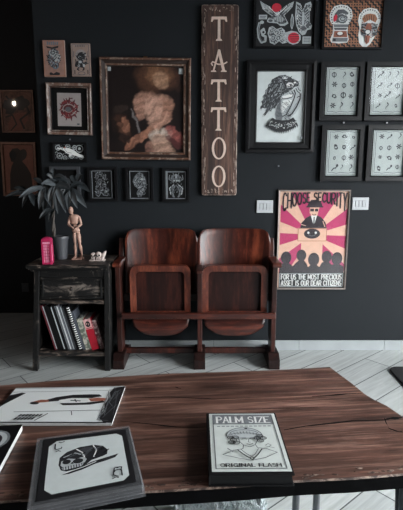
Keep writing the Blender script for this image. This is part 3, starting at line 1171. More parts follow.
# --- 11 black sheet of outlined stickers
def art_stickers(A):    # 25..370 x 0..275   (5.757 zoom of 250,0)
    def st(pts, inner='ink_soft'):
        A.poly(pts, 'pale_grey')
        cx = sum(p[0] for p in pts) / len(pts)
        cy = sum(p[1] for p in pts) / len(pts)
        A.poly([(cx + (x - cx) * .86, cy + (y - cy) * .84) for x, y in pts], inner)
        A.hatch([(cx + (x - cx) * .9, cy + (y - cy) * .88) for x, y in pts], 170, ['ink', 'pale_grey', 'ink', 'white'], 6, 16, 1.1, (2, 4.5), .9, len(pts))
    # eagle with red sun
    eagle = [(48, 4), (75, 22), (108, 38), (125, 60), (150, 66), (178, 50), (205, 28), (246, 8), (238, 40), (215, 66), (192, 88), (205, 112), (218, 135), (196, 150),
             (170, 150), (150, 135), (118, 132), (92, 126), (100, 104), (122, 94), (92, 74), (64, 52)]
    st(eagle)
    A.ell(146, 44, 28, 25, 'bright_red')
    for k in range(7):
        A.line([(58 + k * 9, 14 + k * 6), (74 + k * 8, 42 + k * 6)], 4, 'pale_grey')
        A.line([(238 - k * 8, 18 + k * 7), (220 - k * 7, 50 + k * 5)], 4, 'pale_grey')
    A.ell(150, 82, 16, 12, 'pale_grey'); A.ell(166, 112, 26, 18, 'pale_grey', .4, wob=.2, seed=4)
    for k in range(6):
        A.line([(150 + k * 9, 100), (146 + k * 10, 128)], 3, 'ink')
    A.rect(44, 86, 92, 112, 'pale_grey'); A.rect(50, 94, 86, 98, 'ink_soft'); A.rect(50, 102, 82, 106, 'ink_soft')
    A.ell(112, 120, 20, 13, 'pale_grey'); A.ell(112, 120, 13, 8, 'ink_soft')
    A.line([(100, 40), (130, 70), (150, 84), (176, 64), (206, 36)], 5, 'white')
    A.line([(112, 58), (140, 84)], 4, 'ink'); A.line([(190, 62), (168, 86)], 4, 'ink')
    # second bird
    bird = [(258, 10), (284, 22), (298, 60), (312, 22), (342, 10), (350, 28), (338, 70), (340, 128), (356, 150), (350, 170), (328, 176), (318, 200), (300, 206), (280, 186),
            (264, 150), (254, 100)]
    st(bird)
    for k in range(6):
        A.line([(266 + k * 2, 40 + k * 20), (290, 62 + k * 18)], 4, 'pale_grey')
        A.line([(338 - k * 2, 40 + k * 18), (312, 62 + k * 18)], 4, 'pale_grey')
    A.ell(302, 110, 8, 44, 'pale_grey'); A.ell(306, 190, 12, 12, 'pale_grey')
    A.ell(238, 128, 9, 42, 'pale_grey', wob=.15, n=24); A.ell(238, 128, 4, 34, 'ink_soft')
    # curled snake at the left
    A.line([(48, 134), (40, 170), (46, 220), (62, 248), (84, 240), (86, 214), (68, 206), (60, 180), (76, 168)], 14, 'pale_grey')
    A.line([(48, 138), (42, 170), (49, 218), (63, 242), (80, 235)], 5, 'ink_soft')
    A.ell(62, 130, 12, 10, 'pale_grey'); A.ell(72, 188, 14, 14, 'pale_grey'); A.ell(72, 188, 7, 7, 'ink')
    # tiger head cluster
    tig = [(104, 160), (124, 152), (150, 170), (176, 160), (196, 176), (204, 204), (226, 226), (214, 248), (186, 256), (166, 240), (140, 262), (112, 250), (106, 222), (96, 196)]
    st(tig)
    for x, y, r in ((120, 180, 12), (150, 190, 14), (178, 190, 13), (130, 222, 14), (160, 222, 15), (192, 228, 13)):
        A.ring(x, y, r, r, 5, 'pale_grey')
        A.ell(x, y, r * .4, r * .4, 'pale_grey')
    # red ball
    A.poly([(200, 190), (235, 180), (268, 186), (290, 206), (292, 232), (276, 254), (248, 262), (222, 252), (212, 230)], 'pale_grey')
    A.ell(250, 222, 34, 32, 'bright_red')
    for k in range(4):
        A.line([(220 + k * 6, 204 + k * 12), (280, 200 + k * 14)], 4, 'rose_dark')
    for k in range(5):
        A.line([(178, 188 + k * 9), (214, 200 + k * 10)], 5, 'pale_grey')
    A.rect(302, 214, 352, 256, 'pale_grey')
    for k in range(3):
        A.rect(308, 221 + k * 11, 346, 226 + k * 11, 'ink_soft')


picture('framed_picture', 'black sheet of white outlined bird and tiger designs with a red sun', 'picture', (254, -2.5, 315.6, 47.5), (256, -1, 313.8, 46),
        art_stickers, (28, -6, 366, 268), paper='poster_black', depth=.025)


# --- 12 brown maze pattern with two white cut-out designs
def art_maze(A):        # 25..370 x 5..280 (5.757 zoom of 320,0)
    rr = random.Random(11)
    s = 15.5
    for i in range(23):
        for j in range(19):
            x, y = 28 + i * s, 4 + j * s
            k = (i * 3 + j * 5) % 7
            L = s * (1.6 if k < 3 else .9)
            if (i + j) % 2:
                A.line([(x, y), (x + L, y)], 7.5, 'maze_brown', layer=1)
            else:
                A.line([(x, y), (x, y + L)], 7.5, 'maze_brown', layer=1)
    left = [(58, 60), (74, 36), (110, 26), (150, 32), (176, 56), (184, 92), (172, 122), (160, 146), (158, 190), (168, 226), (160, 244), (110, 250), (66, 244), (58, 226), (72, 190),
            (72, 150), (54, 120), (48, 88)]
    right = [(222, 84), (246, 54), (282, 44), (322, 52), (346, 84), (348, 120), (330, 170), (318, 214), (298, 250), (276, 270), (250, 268), (230, 246), (222, 200), (228, 160), (216, 120)]
    for sh in (left, right):
        A.poly(sh, 'white')
    for k in range(13):
        a = PI + k * PI / 12
        A.ell(116 + 56 * math.cos(a), 84 + 46 * math.sin(a), 4, 4, 'ink', n=8)
        A.ell(284 + 54 * math.cos(a), 104 + 48 * math.sin(a), 4, 4, 'ink', n=8)
    for k in range(4):
        A.ell(60 + k * 3, 100 + k * 14, 4, 4, 'ink', n=8); A.ell(172 - k * 3, 100 + k * 14, 4, 4, 'ink', n=8)
    A.hatch([(84, 60), (150, 60), (160, 110), (150, 132), (82, 132), (74, 100)], 60, ['ink', 'mid_grey', 'ink_soft'], 5, 14, .8, (2, 4), 1.5, 5)
    A.poly([(80, 80), (96, 56), (130, 54), (158, 74), (154, 84), (118, 76), (84, 90)], 'ink_soft')
    A.ell(118, 108, 36, 26, 'ink_soft', wob=.1, seed=3); A.ell(124, 110, 22, 16, 'pale_grey', wob=.1)
    A.ring(126, 108, 14, 10, 4, 'ink')
    A.ell(82, 104, 10, 22, 'bright_red', .2, wob=.15)
    A.poly([(74, 140), (162, 140), (158, 156), (78, 156)], 'mid_grey')
    A.poly([(76, 160), (156, 160), (150, 172), (82, 172)], 'ink_soft')
    A.poly([(80, 178), (152, 178), (158, 214), (76, 214)], 'skin_brown')
    A.ell(114, 192, 16, 10, 'white'); A.ring(114, 190, 22, 16, 4, 'ink', 0, 180)
    A.poly([(72, 218), (162, 218), (158, 240), (70, 240)], 'mid_grey')
    A.rect(76, 222, 90, 236, 'ink')
    A.poly([(240, 108), (258, 84), (284, 78), (314, 84), (328, 108), (318, 130), (284, 112), (252, 132)], 'maze_brown')
    for k in range(5):
        A.line([(250 + k * 14, 88), (258 + k * 12, 118)], 3.5, 'ink')
    for s_ in (-1, 1):
        A.poly([(284 + s_ * 12, 130), (284 + s_ * 46, 140), (284 + s_ * 46, 200), (284 + s_ * 18, 214)], 'mid_grey')
        for k in range(4):
            A.line([(284 + s_ * 20, 148 + k * 16), (284 + s_ * 46, 140 + k * 16)], 5, 'ink')
    A.hatch([(240, 130), (328, 130), (332, 190), (300, 220), (250, 214), (236, 180)], 80, ['ink', 'pale_grey', 'maze_brown', 'ink'], 6, 16, .5, (2, 4.5), .8, 6)
    A.ell(280, 160, 18, 26, 'skin_brown'); A.ell(276, 184, 16, 14, 'white', wob=.1)
    A.ring(276, 184, 16, 14, 4, 'ink')
    A.poly([(262, 205), (292, 205), (286, 244), (272, 256), (262, 240)], 'skin_brown')
    A.line([(268, 210), (274, 248)], 4, 'ink')


picture('framed_picture', 'brown maze patterned print with two white cut-out designs, top right', 'picture', (323.2, -2, 384, 48.6), (325.3, -.5, 382, 47),
        art_maze, (26, -3, 358, 270), paper='poster_black', depth=.025, glass=False)


# --- 13 black frame with pale drawing
def art_head(A):        # 66..326 x 48..440 (5.37 zoom of 245,60)
    rr = random.Random(12)
    cap = [(86, 262), (82, 250), (94, 236), (90, 222), (100, 206), (98, 190), (108, 176), (108, 160), (120, 148), (122, 132), (136, 118), (140, 104), (160, 92), (182, 82), (208, 80), (234, 88),
           (252, 100), (266, 106), (280, 114), (284, 128), (276, 140), (262, 142), (246, 158), (230, 168), (222, 182), (204, 188), (192, 204), (184, 226), (172, 240), (164, 256), (150, 258),
           (140, 272), (126, 274), (112, 294), (100, 290), (112, 272), (116, 254), (106, 258), (96, 254)]
    A.poly(cap, 'dark_grey')
    def flecks(n, box, mats, la, lb, ang, wd):
        for _ in range(n):
            x, y = rr.uniform(box[0], box[2]), rr.uniform(box[1], box[3])
            if not inside(x, y, cap):
                continue
            q = ang + rr.uniform(-.5, .5)
            l = rr.uniform(la, lb)
            A.line([(x, y), (x + l * math.cos(q), y + l * math.sin(q))], rr.uniform(*wd), rr.choice(mats), layer=6 + rr.random())
    def inside(x, y, p):
        r = False
        for (x0, y0), (x1, y1) in zip(p, p[1:] + p[:1]):
            if (y0 > y) != (y1 > y) and x < (x1 - x0) * (y - y0) / (y1 - y0) + x0:
                r = not r
        return r
    flecks(420, (84, 100, 200, 290), ['mid_grey', 'ink', 'ink', 'ink_soft', 'pale_grey'], 6, 18, 2.0, (1.2, 2.6))
    flecks(260, (130, 80, 284, 190), ['mid_grey', 'ink', 'ink', 'pale_grey'], 4, 12, -.4, (1.2, 3))
    A.ell(209, 94, 15, 8, 'pale_grey'); A.ell(209, 96, 9, 4, 'white')
    A.poly([(216, 130), (228, 118), (246, 120), (258, 130), (252, 140), (236, 146), (222, 144)], 'white')
    A.line([(222, 138), (236, 142), (250, 136)], 4, 'ink'); A.ell(262, 120, 7, 5, 'white'); A.ell(240, 132, 5, 5, 'ink')
    A.line([(176, 112), (190, 126), (186, 150), (176, 168)], 5, 'pale_grey')
    A.line([(196, 118), (206, 136), (200, 160)], 4, 'mid_grey')
    # raised pale arms and folded hands
    A.poly([(196, 190), (212, 178), (238, 166), (258, 154), (274, 142), (290, 146), (296, 160), (290, 178), (300, 176), (306, 196), (302, 220), (290, 252), (270, 284), (246, 308), (236, 322), (166, 322),
            (158, 290), (162, 254), (174, 238), (188, 214)], 'pale_grey')
    A.poly([(172, 240), (184, 212), (198, 204), (188, 236), (190, 270), (204, 300), (200, 320), (168, 320), (162, 286)], 'mid_grey')
    A.poly([(196, 192), (226, 184), (252, 178), (250, 194), (226, 200), (206, 206)], 'white')
    A.poly([(204, 214), (236, 208), (250, 214), (236, 240), (214, 262), (202, 284), (192, 260), (196, 232)], 'white')
    for pts, wd in (([(258, 158), (266, 176), (260, 204), (244, 246), (222, 290)], 6), ([(292, 178), (292, 206), (276, 246), (252, 286), (232, 300)], 7), ([(268, 150), (276, 166), (290, 176)], 4),
                    ([(278, 144), (284, 158), (294, 164)], 3.5), ([(246, 164), (256, 180), (252, 194)], 4), ([(232, 172), (242, 182), (252, 178)], 3), ([(276, 200), (284, 192), (292, 196)], 4),
                    ([(196, 206), (224, 204), (250, 196)], 4), ([(202, 300), (222, 292), (246, 298)], 5)):
        A.line(pts, wd, 'ink')
    for k in range(110):
        x, y = rr.choice((rr.uniform(168, 200), rr.uniform(205, 235))), rr.uniform(212, 314)
        A.line([(x, y), (x + 10, y + 6)], 1.6, 'ink_soft')
    for k in range(14):
        t = k / 13
        A.line([(292 - 40 * t, 208 + 84 * t), (284 - 44 * t, 206 + 80 * t)], 2, 'ink')
    # lace collar
    A.poly([(148, 308), (166, 318), (200, 322), (236, 320), (258, 306), (270, 322), (284, 346), (262, 364), (232, 378), (200, 384), (166, 380), (136, 368), (114, 350), (128, 332)], 'ink')
    for i in range(19):
        x = 116 + i * 9.2
        y = 348 + 34 * math.sin(PI * i / 18)
        A.poly([(x - 4, y), (x + 4, y), (x, y + 15)], 'ink')
    for i in range(95):
        x = rr.uniform(126, 274)
        y = rr.uniform(318, 352) + 22 * math.sin(PI * (x - 116) / 166) - 6
        A.ell(x, y, rr.uniform(1.8, 3.4), rr.uniform(1.6, 2.8), rr.choice(['pale_grey', 'mid_grey', 'white']), n=6)
    A.ell(304, 418, 8, 9, 'mid_grey')


picture('framed_picture', 'large black stepped frame with an ink drawing of a capped figure and lace collar', 'picture', (246.3, 59.5, 315.3, 152.5), (257, 69, 306.2, 142),
        art_head, (66, 48, 326, 440), paper='paper_blue', depth=.035, mat_board='dark_grey',
        prof=[(0, 0), (0, .034), (.018, .036), (.024, .03), (.028, .024), (.056, .022), (.062, .026), (.066, .012), (.066, 0)])


# --- 14-17 flash sheets
def flash(seed, n):
    def fn(A):
        x0, y0, x1, y1 = A.src
        W, H = x1 - x0, y1 - y0
        pts = []
        m = .075
        for k in range(28):
            t = k / 28 * 4
            side, u = int(t), t % 1
            wv = .012 * math.sin(k * 2.4)
            p = [(m + u * (1 - 2 * m), m * .8 + wv), (1 - m + wv, m * .8 + u * (1 - 1.6 * m)), (1 - m - u * (1 - 2 * m), 1 - m * .8 + wv), (m + wv, 1 - m * .8 - u * (1 - 1.6 * m))][side]
            pts.append((x0 + p[0] * W, y0 + p[1] * H))
        A.line(pts, W * .014, 'ink_soft', closed=True)
        A.frame(x0 + W * .03, y0 + H * .025, x1 - W * .03, y1 - H * .025, W * .01, 'ink_soft')
        motifs(A, n, seed, 'dark_grey', .95)
    return fn


FP = lambda: [(0, 0), (0, .028), (.026, .028), (.03, .022), (.03, 0)]
FL = [('upper left', (320.3, 61.5, 363.2, 120.5), (326, 66, 359.6, 114.6), 21, 12, 'nearer the drawing'),
      ('upper right', (365.8, 61.5, 410, 120.5), (371.5, 66, 405, 114.6), 33, 12, 'with a window reflected across it'),
      ('lower left', (321.2, 125, 363.2, 181), (326.6, 129, 360, 175.5), 46, 12, ''),
      ('lower right', (367.2, 125, 410.4, 181), (372.6, 129, 406, 175.5), 58, 12, '')]
for q, bx, pb, sd, n, ex in FL:
    picture('framed_picture', 'black framed sheet of small ink designs, %s of four' % q, 'picture', bx, pb, flash(sd, n), (0, 0, 100, 142),
            paper='paper_sheet', depth=.028, prof=FP(), glass=True, mat_board='black', group='four framed flash sheets')


# --- 18 poster
def art_poster(A):      # 24..338 x 38..482
    cx, cy = 180, 235
    x0, y0, x1, y1 = 40, 52, 325, 404
    def edge(a):
        dx, dy = math.cos(a), math.sin(a)
        ts = []
        if dx > 1e-6: ts.append((x1 - cx) / dx)
        if dx < -1e-6: ts.append((x0 - cx) / dx)
        if dy > 1e-6: ts.append((y1 - cy) / dy)
        if dy < -1e-6: ts.append((y0 - cy) / dy)
        t = min(ts)
        return (cx + dx * t, cy + dy * t)
    A.rect(x0, y0, x1, 470, 'poster_peach')
    n = 9
    for k in range(n):
        a0 = 2 * PI * k / n + R(-38)
        a1 = a0 + PI / n * 1.05
        pts = [(cx, cy)] + [edge(a0 + (a1 - a0) * t / 8) for t in range(9)]
        A.poly(pts, 'poster_pink', layer=2)
    A.L = 4
    # lectern and speaker
    A.poly([(133, 262), (226, 262), (226, 404), (133, 404)], 'poster_peach')
    A.poly([(126, 204), (130, 184), (150, 162), (166, 152), (200, 152), (216, 160), (234, 182), (240, 206), (236, 222), (126, 214)], 'poster_dark')
    A.poly([(170, 152), (196, 152), (184, 196)], 'white')
    A.line([(184, 158), (184, 194)], 5, 'poster_dark')
    A.poly([(164, 112), (200, 112), (200, 138), (190, 152), (174, 152), (164, 140)], 'poster_peach')
    A.rect(166, 122, 182, 134, 'poster_dark'); A.rect(186, 122, 200, 134, 'poster_dark')
    A.ring(183, 146, 7, 3, 3, 'poster_dark', 0, 180)
    A.poly([(152, 112), (158, 96), (170, 84), (200, 84), (214, 100), (218, 114)], 'poster_dark')
    A.line([(150, 114), (220, 114)], 6, 'poster_dark')
    A.line([(130, 190), (150, 196)], 3, 'poster_peach'); A.line([(222, 176), (232, 200)], 3, 'poster_peach')
    A.poly([(116, 206), (242, 206), (238, 264), (120, 264)], 'poster_peach')
    A.frame(118, 208, 240, 262, 2.5, 'maze_brown')
    A.ell(178, 230, 35, 22, 'poster_dark')
    A.ell(162, 226, 5, 5, 'white'); A.ell(194, 226, 5, 5, 'white')
    A.ring(178, 228, 18, 12, 3, 'mid_grey', 30, 150)
    # crowd
    for (hx, hy, r) in ((70, 336, 28), (136, 326, 26), (190, 344, 30), (246, 332, 27), (291, 340, 29)):
        A.ell(hx, hy, r * .82, r, 'poster_dark')
    A.poly([(42, 404), (42, 372), (56, 360), (84, 360), (100, 374), (112, 360), (128, 346), (146, 346), (160, 362), (166, 378), (178, 368), (204, 368), (216, 378), (226, 358), (240, 352),
            (256, 354), (270, 368), (284, 362), (302, 364), (322, 376), (322, 404)], 'poster_dark')
    A.rect(40, 402, 325, 470, 'poster_black')
    A.frame(44, 407, 320, 465, 2.2, 'pale_grey')
    A.text('FOR US THE MOST PRECIOUS', 50, 411, 266, 22, 4.2, 'white')
    A.text('ASSET IS OUR DEAR CITIZENS', 50, 439, 266, 22, 4.2, 'white')
    s = 'CHOOSE SECURITY'
    hs = []
    for i in range(len(s)):
        t = i / (len(s) - 1) * 2 - 1
        hs.append(36 + 40 * t * t)
    A.text(s, 46, 55, 276, 40, 6.4, 'poster_dark', heights=hs)


picture('poster_frame', 'framed pink and peach poster reading CHOOSE SECURITY above the baseboard', 'poster', (277, 189.5, 348.6, 289.8), (278.8, 191, 346.6, 288.2),
        art_poster, (36, 47, 329, 474), mat='grey_metal_frame', depth=.02,
        prof=[(0, 0, 'black_frame'), (0, .018, 'black_frame'), (.003, .02, 'black_frame'), (.004, .02, 'grey_metal_frame'), (.012, .018, 'grey_metal_frame'), (.013, .005, 'black_frame'), (.013, 0)],
        paper='poster_peach', glass=True, print_name='poster_print')


# --- recess pictures
def art_recess_a(A):
    A.ell(60, 130, 34, 50, 'skin_brown', .3, wob=.25, seed=4)
    A.ell(34, 60, 26, 34, 'frame_dark_brown', .4, wob=.25, seed=5)
    A.ell(80, 50, 28, 30, 'frame_dark_brown', -.3, wob=.25, seed=6)
    A.line([(20, 20), (50, 60), (90, 40), (108, 90), (70, 120), (84, 160)], 8, 'frame_dark_brown')
    A.line([(12, 110), (40, 100), (54, 140), (30, 170)], 6, 'frame_dark_brown')


def art_recess_b(A):    # 20..135 x 295..470 of the 3.92 zoom
    A.ell(72, 332, 30, 30, 'frame_dark_brown', wob=.1, seed=3)
    A.ell(98, 326, 16, 22, 'frame_dark_brown', .4)
    A.poly([(60, 350), (92, 350), (112, 372), (128, 400), (134, 470), (36, 470), (40, 400), (48, 370)], 'frame_dark_brown')
    A.ell(56, 330, 14, 18, 'ink', wob=.1)
    A.line([(24, 466), (134, 466)], 5, 'maze_brown')


picture('framed_picture', 'brown framed picture with a reflected lamp, upper of two in the dark recess', 'picture', (.8, 90, 33.8, 132.5), (2.2, 91.5, 32.3, 131),
        art_recess_a, (0, 0, 120, 170), mat='recess_frame', Y=YR, depth=.02, paper='recess_print', glass=True, group='pictures in the dark recess')
picture('framed_picture', 'brown picture of a dark figure, lower of two in the dark recess', 'picture', (1.5, 142, 36, 196), (4, 145, 33.5, 193.5),
        art_recess_b, (16, 290, 140, 475), mat='recess_frame', Y=YR, depth=.02, paper='recess_paper', tilt=R(.6), group='pictures in the dark recess')


# --- switch plates, socket, nails
def switch_plate(label, box, Y=YW, mat='switch_white', n=3, group=None):
    x0, x1, z0, z1 = px_box(box, .012, Y)
    w, h = x1 - x0, z1 - z0
    root = thing('switch_plate', label, 'switch plate', ((x0 + x1) / 2, Y, z0), group=group)
    mb = MB()
    moulding(mb, w, h, [(0, 0), (.001, .008), (.004, .01), (.02, .01), (.021, .006), (.021, 0)], mat)
    mb.build('plate', root)
    iw = w - .042
    mb = MB(); mb.box(-iw / 2, iw / 2, -.005, 0, .021, h - .021, 'ink_soft' if n else 'black'); mb.build('backing', root)
    for k in range(n):
        a = -iw / 2 + iw * k / n
        mb = MB()
        mb.box(a + .002, a + iw / n - .002, -.011, -.005, .022, h - .022, mat)
        mb.build('rocker', root, bevel=.0015)


switch_plate('white three gang switch plate between the cinema chair and the poster', (256.5, 200.3, 273.3, 213), group='white switch plates')
switch_plate('white three gang switch plate to the right of the poster', (352.3, 197.5, 369, 210), group='white switch plates')
switch_plate('dim dark wall socket low in the recess left of the cabinet', (21.5, 283.5, 28.8, 292), YR, 'dark_grey', 1)
for lab, p in (('nail in the wall below the drawing frame', (278.3, 166)), ('nail between the upper and lower flash sheets, left pair', (343.3, 122.8)),
               ('nail between the upper and lower flash sheets, right pair', (386.3, 122.8)), ('nail in the wall above the small animal print', (70.5, 139.6))):
    q = on_y(*p, YW)
    mb = MB()
    mb.tube([(0, 0, 0), (0, -.012, 0)], .0028, 'steel_pale', 8)
    mb.tube([(0, -.012, 0), (0, -.014, 0)], .0055, 'steel_pale', 10)
    tag(mb.build('nail', loc=(q.x, q.y + .0004, q.z)), lab, 'nail', 'nails left in the wall')


# ------------------------------------------------------------------ cinema chair
def cinema_chair():
    root = thing('cinema_chair', 'vintage double wooden cinema chair with both seats folded up', 'chair', (-.02, 2.9, 0))
    ox, oy = -.02, 2.9
    P = lambda x, y, z: (x - ox, y - oy, z)
    posts = [-.528, -.012, .462]
    for i, px in enumerate(posts):
        w = .016
        mb = MB()
        top = .675 if i != 1 else .62
        # shaped side standard: narrow at the bottom, widening upwards, top leaning back
        prof = [(2.815, .06), (2.93, .06), (2.955, .32), (3.0, .60), (3.035, .80), (3.01, .81), (2.965, top), (2.81, top), (2.825, .36)]
        ring0 = [P(px - w, y, z) for y, z in prof]
        ring1 = [P(px + w, y, z) for y, z in prof]
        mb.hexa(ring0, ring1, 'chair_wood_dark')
        mb.build('standard', root, bevel=.004)
        mb = MB()
        fw = .036
        prof = [(2.745, 0), (3.055, 0), (3.055, .05), (2.96, .085), (2.79, .095), (2.745, .06)]
        mb.hexa([P(px - fw, y, z) for y, z in prof], [P(px + fw, y, z) for y, z in prof], 'chair_foot')
        mb.build('foot', root, bevel=.004)
        if i != 1:
            mb = MB()
            s = -1 if i == 0 else 1
            a, b = px - (.019 if s < 0 else .028), px + .03
            prof = [(2.745, .668), (2.76, .66), (2.99, .672), (2.99, .69), (2.765, .692), (2.745, .685)]
            mb.hexa([P(a, y, z) for y, z in prof], [P(b, y, z) for y, z in prof], 'chair_wood')
            mb.build('armrest', root, bevel=.004)
        else:
            mb = MB()
            prof = [(2.80, .612), (2.97, .622), (2.97, .637), (2.80, .632)]
            mb.hexa([P(px - .021, y, z) for y, z in prof], [P(px + .021, y, z) for y, z in prof], 'chair_wood_dark')
            mb.build('armrest', root, bevel=.004)
    for k, (c, hw, shw) in enumerate(((-.264, .237, .194), (.214, .237, .208))):
        # curved plywood back with rounded shoulders
        def fn(u, v, c=c, hw=hw):
            x = (u * 2 - 1)
            r = .26
            ax = abs(x)
            drop = 0
            if ax > 1 - r:
                t = (ax - (1 - r)) / r
                drop = .06 * (1 - math.sqrt(max(0, 1 - t * t)))
            zt = .867 - drop
            z = .40 + v * (zt - .40)
            y = 2.945 + .056 * (1 - x * x) + .055 * (z - .40) / .46 - .012
            return P(c + x * hw, y, z)
        mb = MB()
        mb.sheet(fn, 28, 12, .011, 'chair_wood')
        mb.build('backrest', root, smooth=True)
        # folded seat: frame with rounded upper corners, recessed panel, rolled edge below
        yf = 2.858
        sroot_z0, sz1 = .345, .652

        def outline(hw_, z0, z1, r, y):
            pts = [P(c - hw_, y, z0), P(c + hw_, y, z0)]
            for (cx, a0) in ((c + hw_ - r, 0), (c - hw_ + r, 90)):
                pts += [P(cx + r * math.cos(R(a0 + q * 18)), y, z1 - r + r * math.sin(R(a0 + q * 18))) for q in range(6)]
            return pts
        mb = MB()
        o0, o1 = outline(shw, .345, sz1, .05, yf + .045), outline(shw, .345, sz1, .05, yf)
        i0, i1 = outline(shw - .036, .352, sz1 - .036, .03, yf + .045), outline(shw - .039, .352, sz1 - .039, .03, yf + .004)
        n = len(o0)
        for q in range(n):
            e = (q + 1) % n
            mb.face([o0[q], o0[e], o1[e], o1[q]], 'chair_wood_rim')
            mb.face([o1[q], o1[e], i1[e], i1[q]], 'chair_wood_rim')
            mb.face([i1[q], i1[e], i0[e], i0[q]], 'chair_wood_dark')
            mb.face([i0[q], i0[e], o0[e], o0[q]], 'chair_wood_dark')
        seat = mb.build('seat', root)
        mb = MB()
        a, b = P(c - shw + .03, yf + .024, .35), P(c + shw - .03, yf + .036, sz1 - .03)
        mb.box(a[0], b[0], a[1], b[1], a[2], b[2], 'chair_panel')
        mb.build('seat_panel', seat)

        def roll(u, v, c=c, shw=shw):
            x = u * 2 - 1
            zb = .19 + .062 * abs(x) ** 3.2
            z = .345 + v * (zb - .345)
            y = 2.872 - .03 * math.sin(v * PI * .62) * (1 - .25 * x * x)
            return P(c + x * (shw - .008) * (1 - .06 * v * v), y, z)
        mb = MB()
        mb.sheet(roll, 20, 10, .012, 'chair_wood_cross')
        mb.build('seat_roll', seat, smooth=True)
    mb = MB()
    a, b = P(-.509, 2.795, .318), P(.443, 2.838, .358)
    mb.box(a[0], b[0] + .03, a[1] - .0, b[1] - .024, a[2], b[2], 'chair_wood_cross')
    mb.build('front_rail', root, bevel=.005)
    mb = MB()
    a, b = P(-.52, 2.87, .058), P(.455, 2.9, .094)
    mb.box(a[0], b[0], a[1], b[1], a[2], b[2], 'chair_wood_dark')
    mb.build('stretcher', root, bevel=.004)
    mb = MB()
    a, b = P(-.52, 2.93, .40), P(.455, 2.95, .45)
    mb.box(a[0], b[0], a[1], b[1], a[2], b[2], 'chair_wood_dark')
    mb.build('rear_rail', root, bevel=.004)


cinema_chair()


# ------------------------------------------------------------------ cabinet
CB = Vector((-.8, 2.88, 0))


def cx_map(u, z):
    l = -1.070 + .052 * z / .62
    r = -.577 + .016 * z / .62
    return l + (r - l) * u


def cab_fn(u, y, z):
    return (cx_map(u, z) - CB.x, y - CB.y, z)


def cabinet():
    root = thing('cabinet', 'distressed black wooden side cabinet with one drawer and open shelf', 'cabinet', CB)
    # legs: the four corner posts
    for (u0, u1) in ((0, .07), (.93, 1)):
        for (y0, y1) in ((2.725, 2.76), (3.02, 3.055)):
            mb = MB(); mb.box(u0, u1, y0, y1, 0, .645, 'worn_black', cab_fn)
            mb.build('leg', root, bevel=.003)
    for (u0, u1) in ((.015, .045), (.955, .985)):
        mb = MB(); mb.box(u0, u1, 2.76, 3.02, .085, .645, 'worn_black', cab_fn); mb.build('side_panel', root)
    mb = MB(); mb.box(.05, .95, 3.035, 3.045, .085, .645, 'cabinet_inside', cab_fn); mb.build('back_panel', root)
    mb = MB(); mb.box(.06, .94, 2.735, 3.03, .095, .125, 'worn_black_edge', cab_fn); mb.build('shelf', root, bevel=.003)
    mb = MB(); mb.box(.06, .94, 2.73, 3.03, .438, .462, 'worn_black_edge', cab_fn); mb.build('drawer_rail', root, bevel=.003)
    # drawer with raised border and knob
    mb = MB()
    mb.box(.075, .925, 2.738, 3.02, .466, .605, 'worn_black_drawer', cab_fn)
    d = mb.build('drawer', root, bevel=.004)
    mb = MB()
    for (a, b, c, e) in ((.10, .90, .585, .594), (.10, .90, .478, .487), (.10, .125, .487, .585), (.875, .90, .487, .585)):
        mb.box(a, b, 2.73, 2.738, c, e, 'worn_black', cab_fn)
    mb.build('drawer_moulding', d, bevel=.002)
    mb = MB()
    k = cab_fn(.5, 2.738, .538)
    for (y0, y1, r0, r1) in ((0, -.012, .005, .005), (-.012, -.02, .006, .013), (-.02, -.03, .013, .008)):
        mb.tube([(k[0], k[1] + y0, k[2]), (k[0], k[1] + y1, k[2])], [r0, r1], 'worn_black_edge', 12)
    mb.build('knob', d)
    mb = MB(); mb.box(.03, .97, 2.73, 3.04, .608, .645, 'worn_black', cab_fn); mb.build('apron', root, bevel=.003)
    # cornice stepping out under the top
    mb = MB()
    X0, X1 = -1.056 - CB.x, -.558 - CB.x
    for (i, z0, z1) in ((.018, .645, .656), (.008, .656, .667)):
        mb.box(X0 + i, X1 - i * .3, 2.705 - CB.y + i, 3.055 - CB.y, z0, z1, 'worn_black')
    mb.build('cornice', root, bevel=.003)
    mb = MB()
    mb.box(X0, X1, 2.698 - CB.y, 3.06 - CB.y, .667, .69, 'worn_black_edge')
    mb.build('top', root, bevel=.005)


cabinet()
ZT = .69


# ------------------------------------------------------------------ books on the cabinet shelf
def book(label, xb, thick, h, dep, lean, cover, pages='page_white', extra=None, yfront=2.757, name='book'):
    """spine towards the viewer; xb = x of its lower right edge on the shelf, leaning to the left by lean degrees"""
    root = thing(name, label, 'book', (xb, yfront, .1253 + thick * math.sin(R(lean))), (0, -R(lean), 0), 'books leaning on the cabinet shelf')
    c = .002
    mb = MB()
    mb.box(-thick, -thick + c, 0, dep, 0, h, cover)
    mb.box(-c, 0, 0, dep, 0, h, cover)
    mb.box(-thick + c, -c, 0, c, 0, h, cover)
    mb.build('cover', root)
    mb = MB(); mb.box(-thick + c, -c, c, dep - .004, .003, h - .003, pages); mb.build('pages', root)
    if extra:
        extra(root, thick, h)
    return root


def strip(mat, w=.35, off=.3):
    def f(root, t, h):
        mb = MB(); mb.box(-t + t * off, -t + t * (off + w), -.0006, 0, .004, h - .004, mat); mb.build('spine_strip', root)
    return f


def coil(root, t, h):
    for k in range(20):
        z = .012 + k * (h - .024) / 19
        mb = MB()
        mb.tube([(-t / 2 + .0075 * math.cos(q * PI / 5), -.002 + .007 * math.sin(q * PI / 5), z) for q in range(11)], .003, 'white', 6)
        mb.build('coil_ring', root)


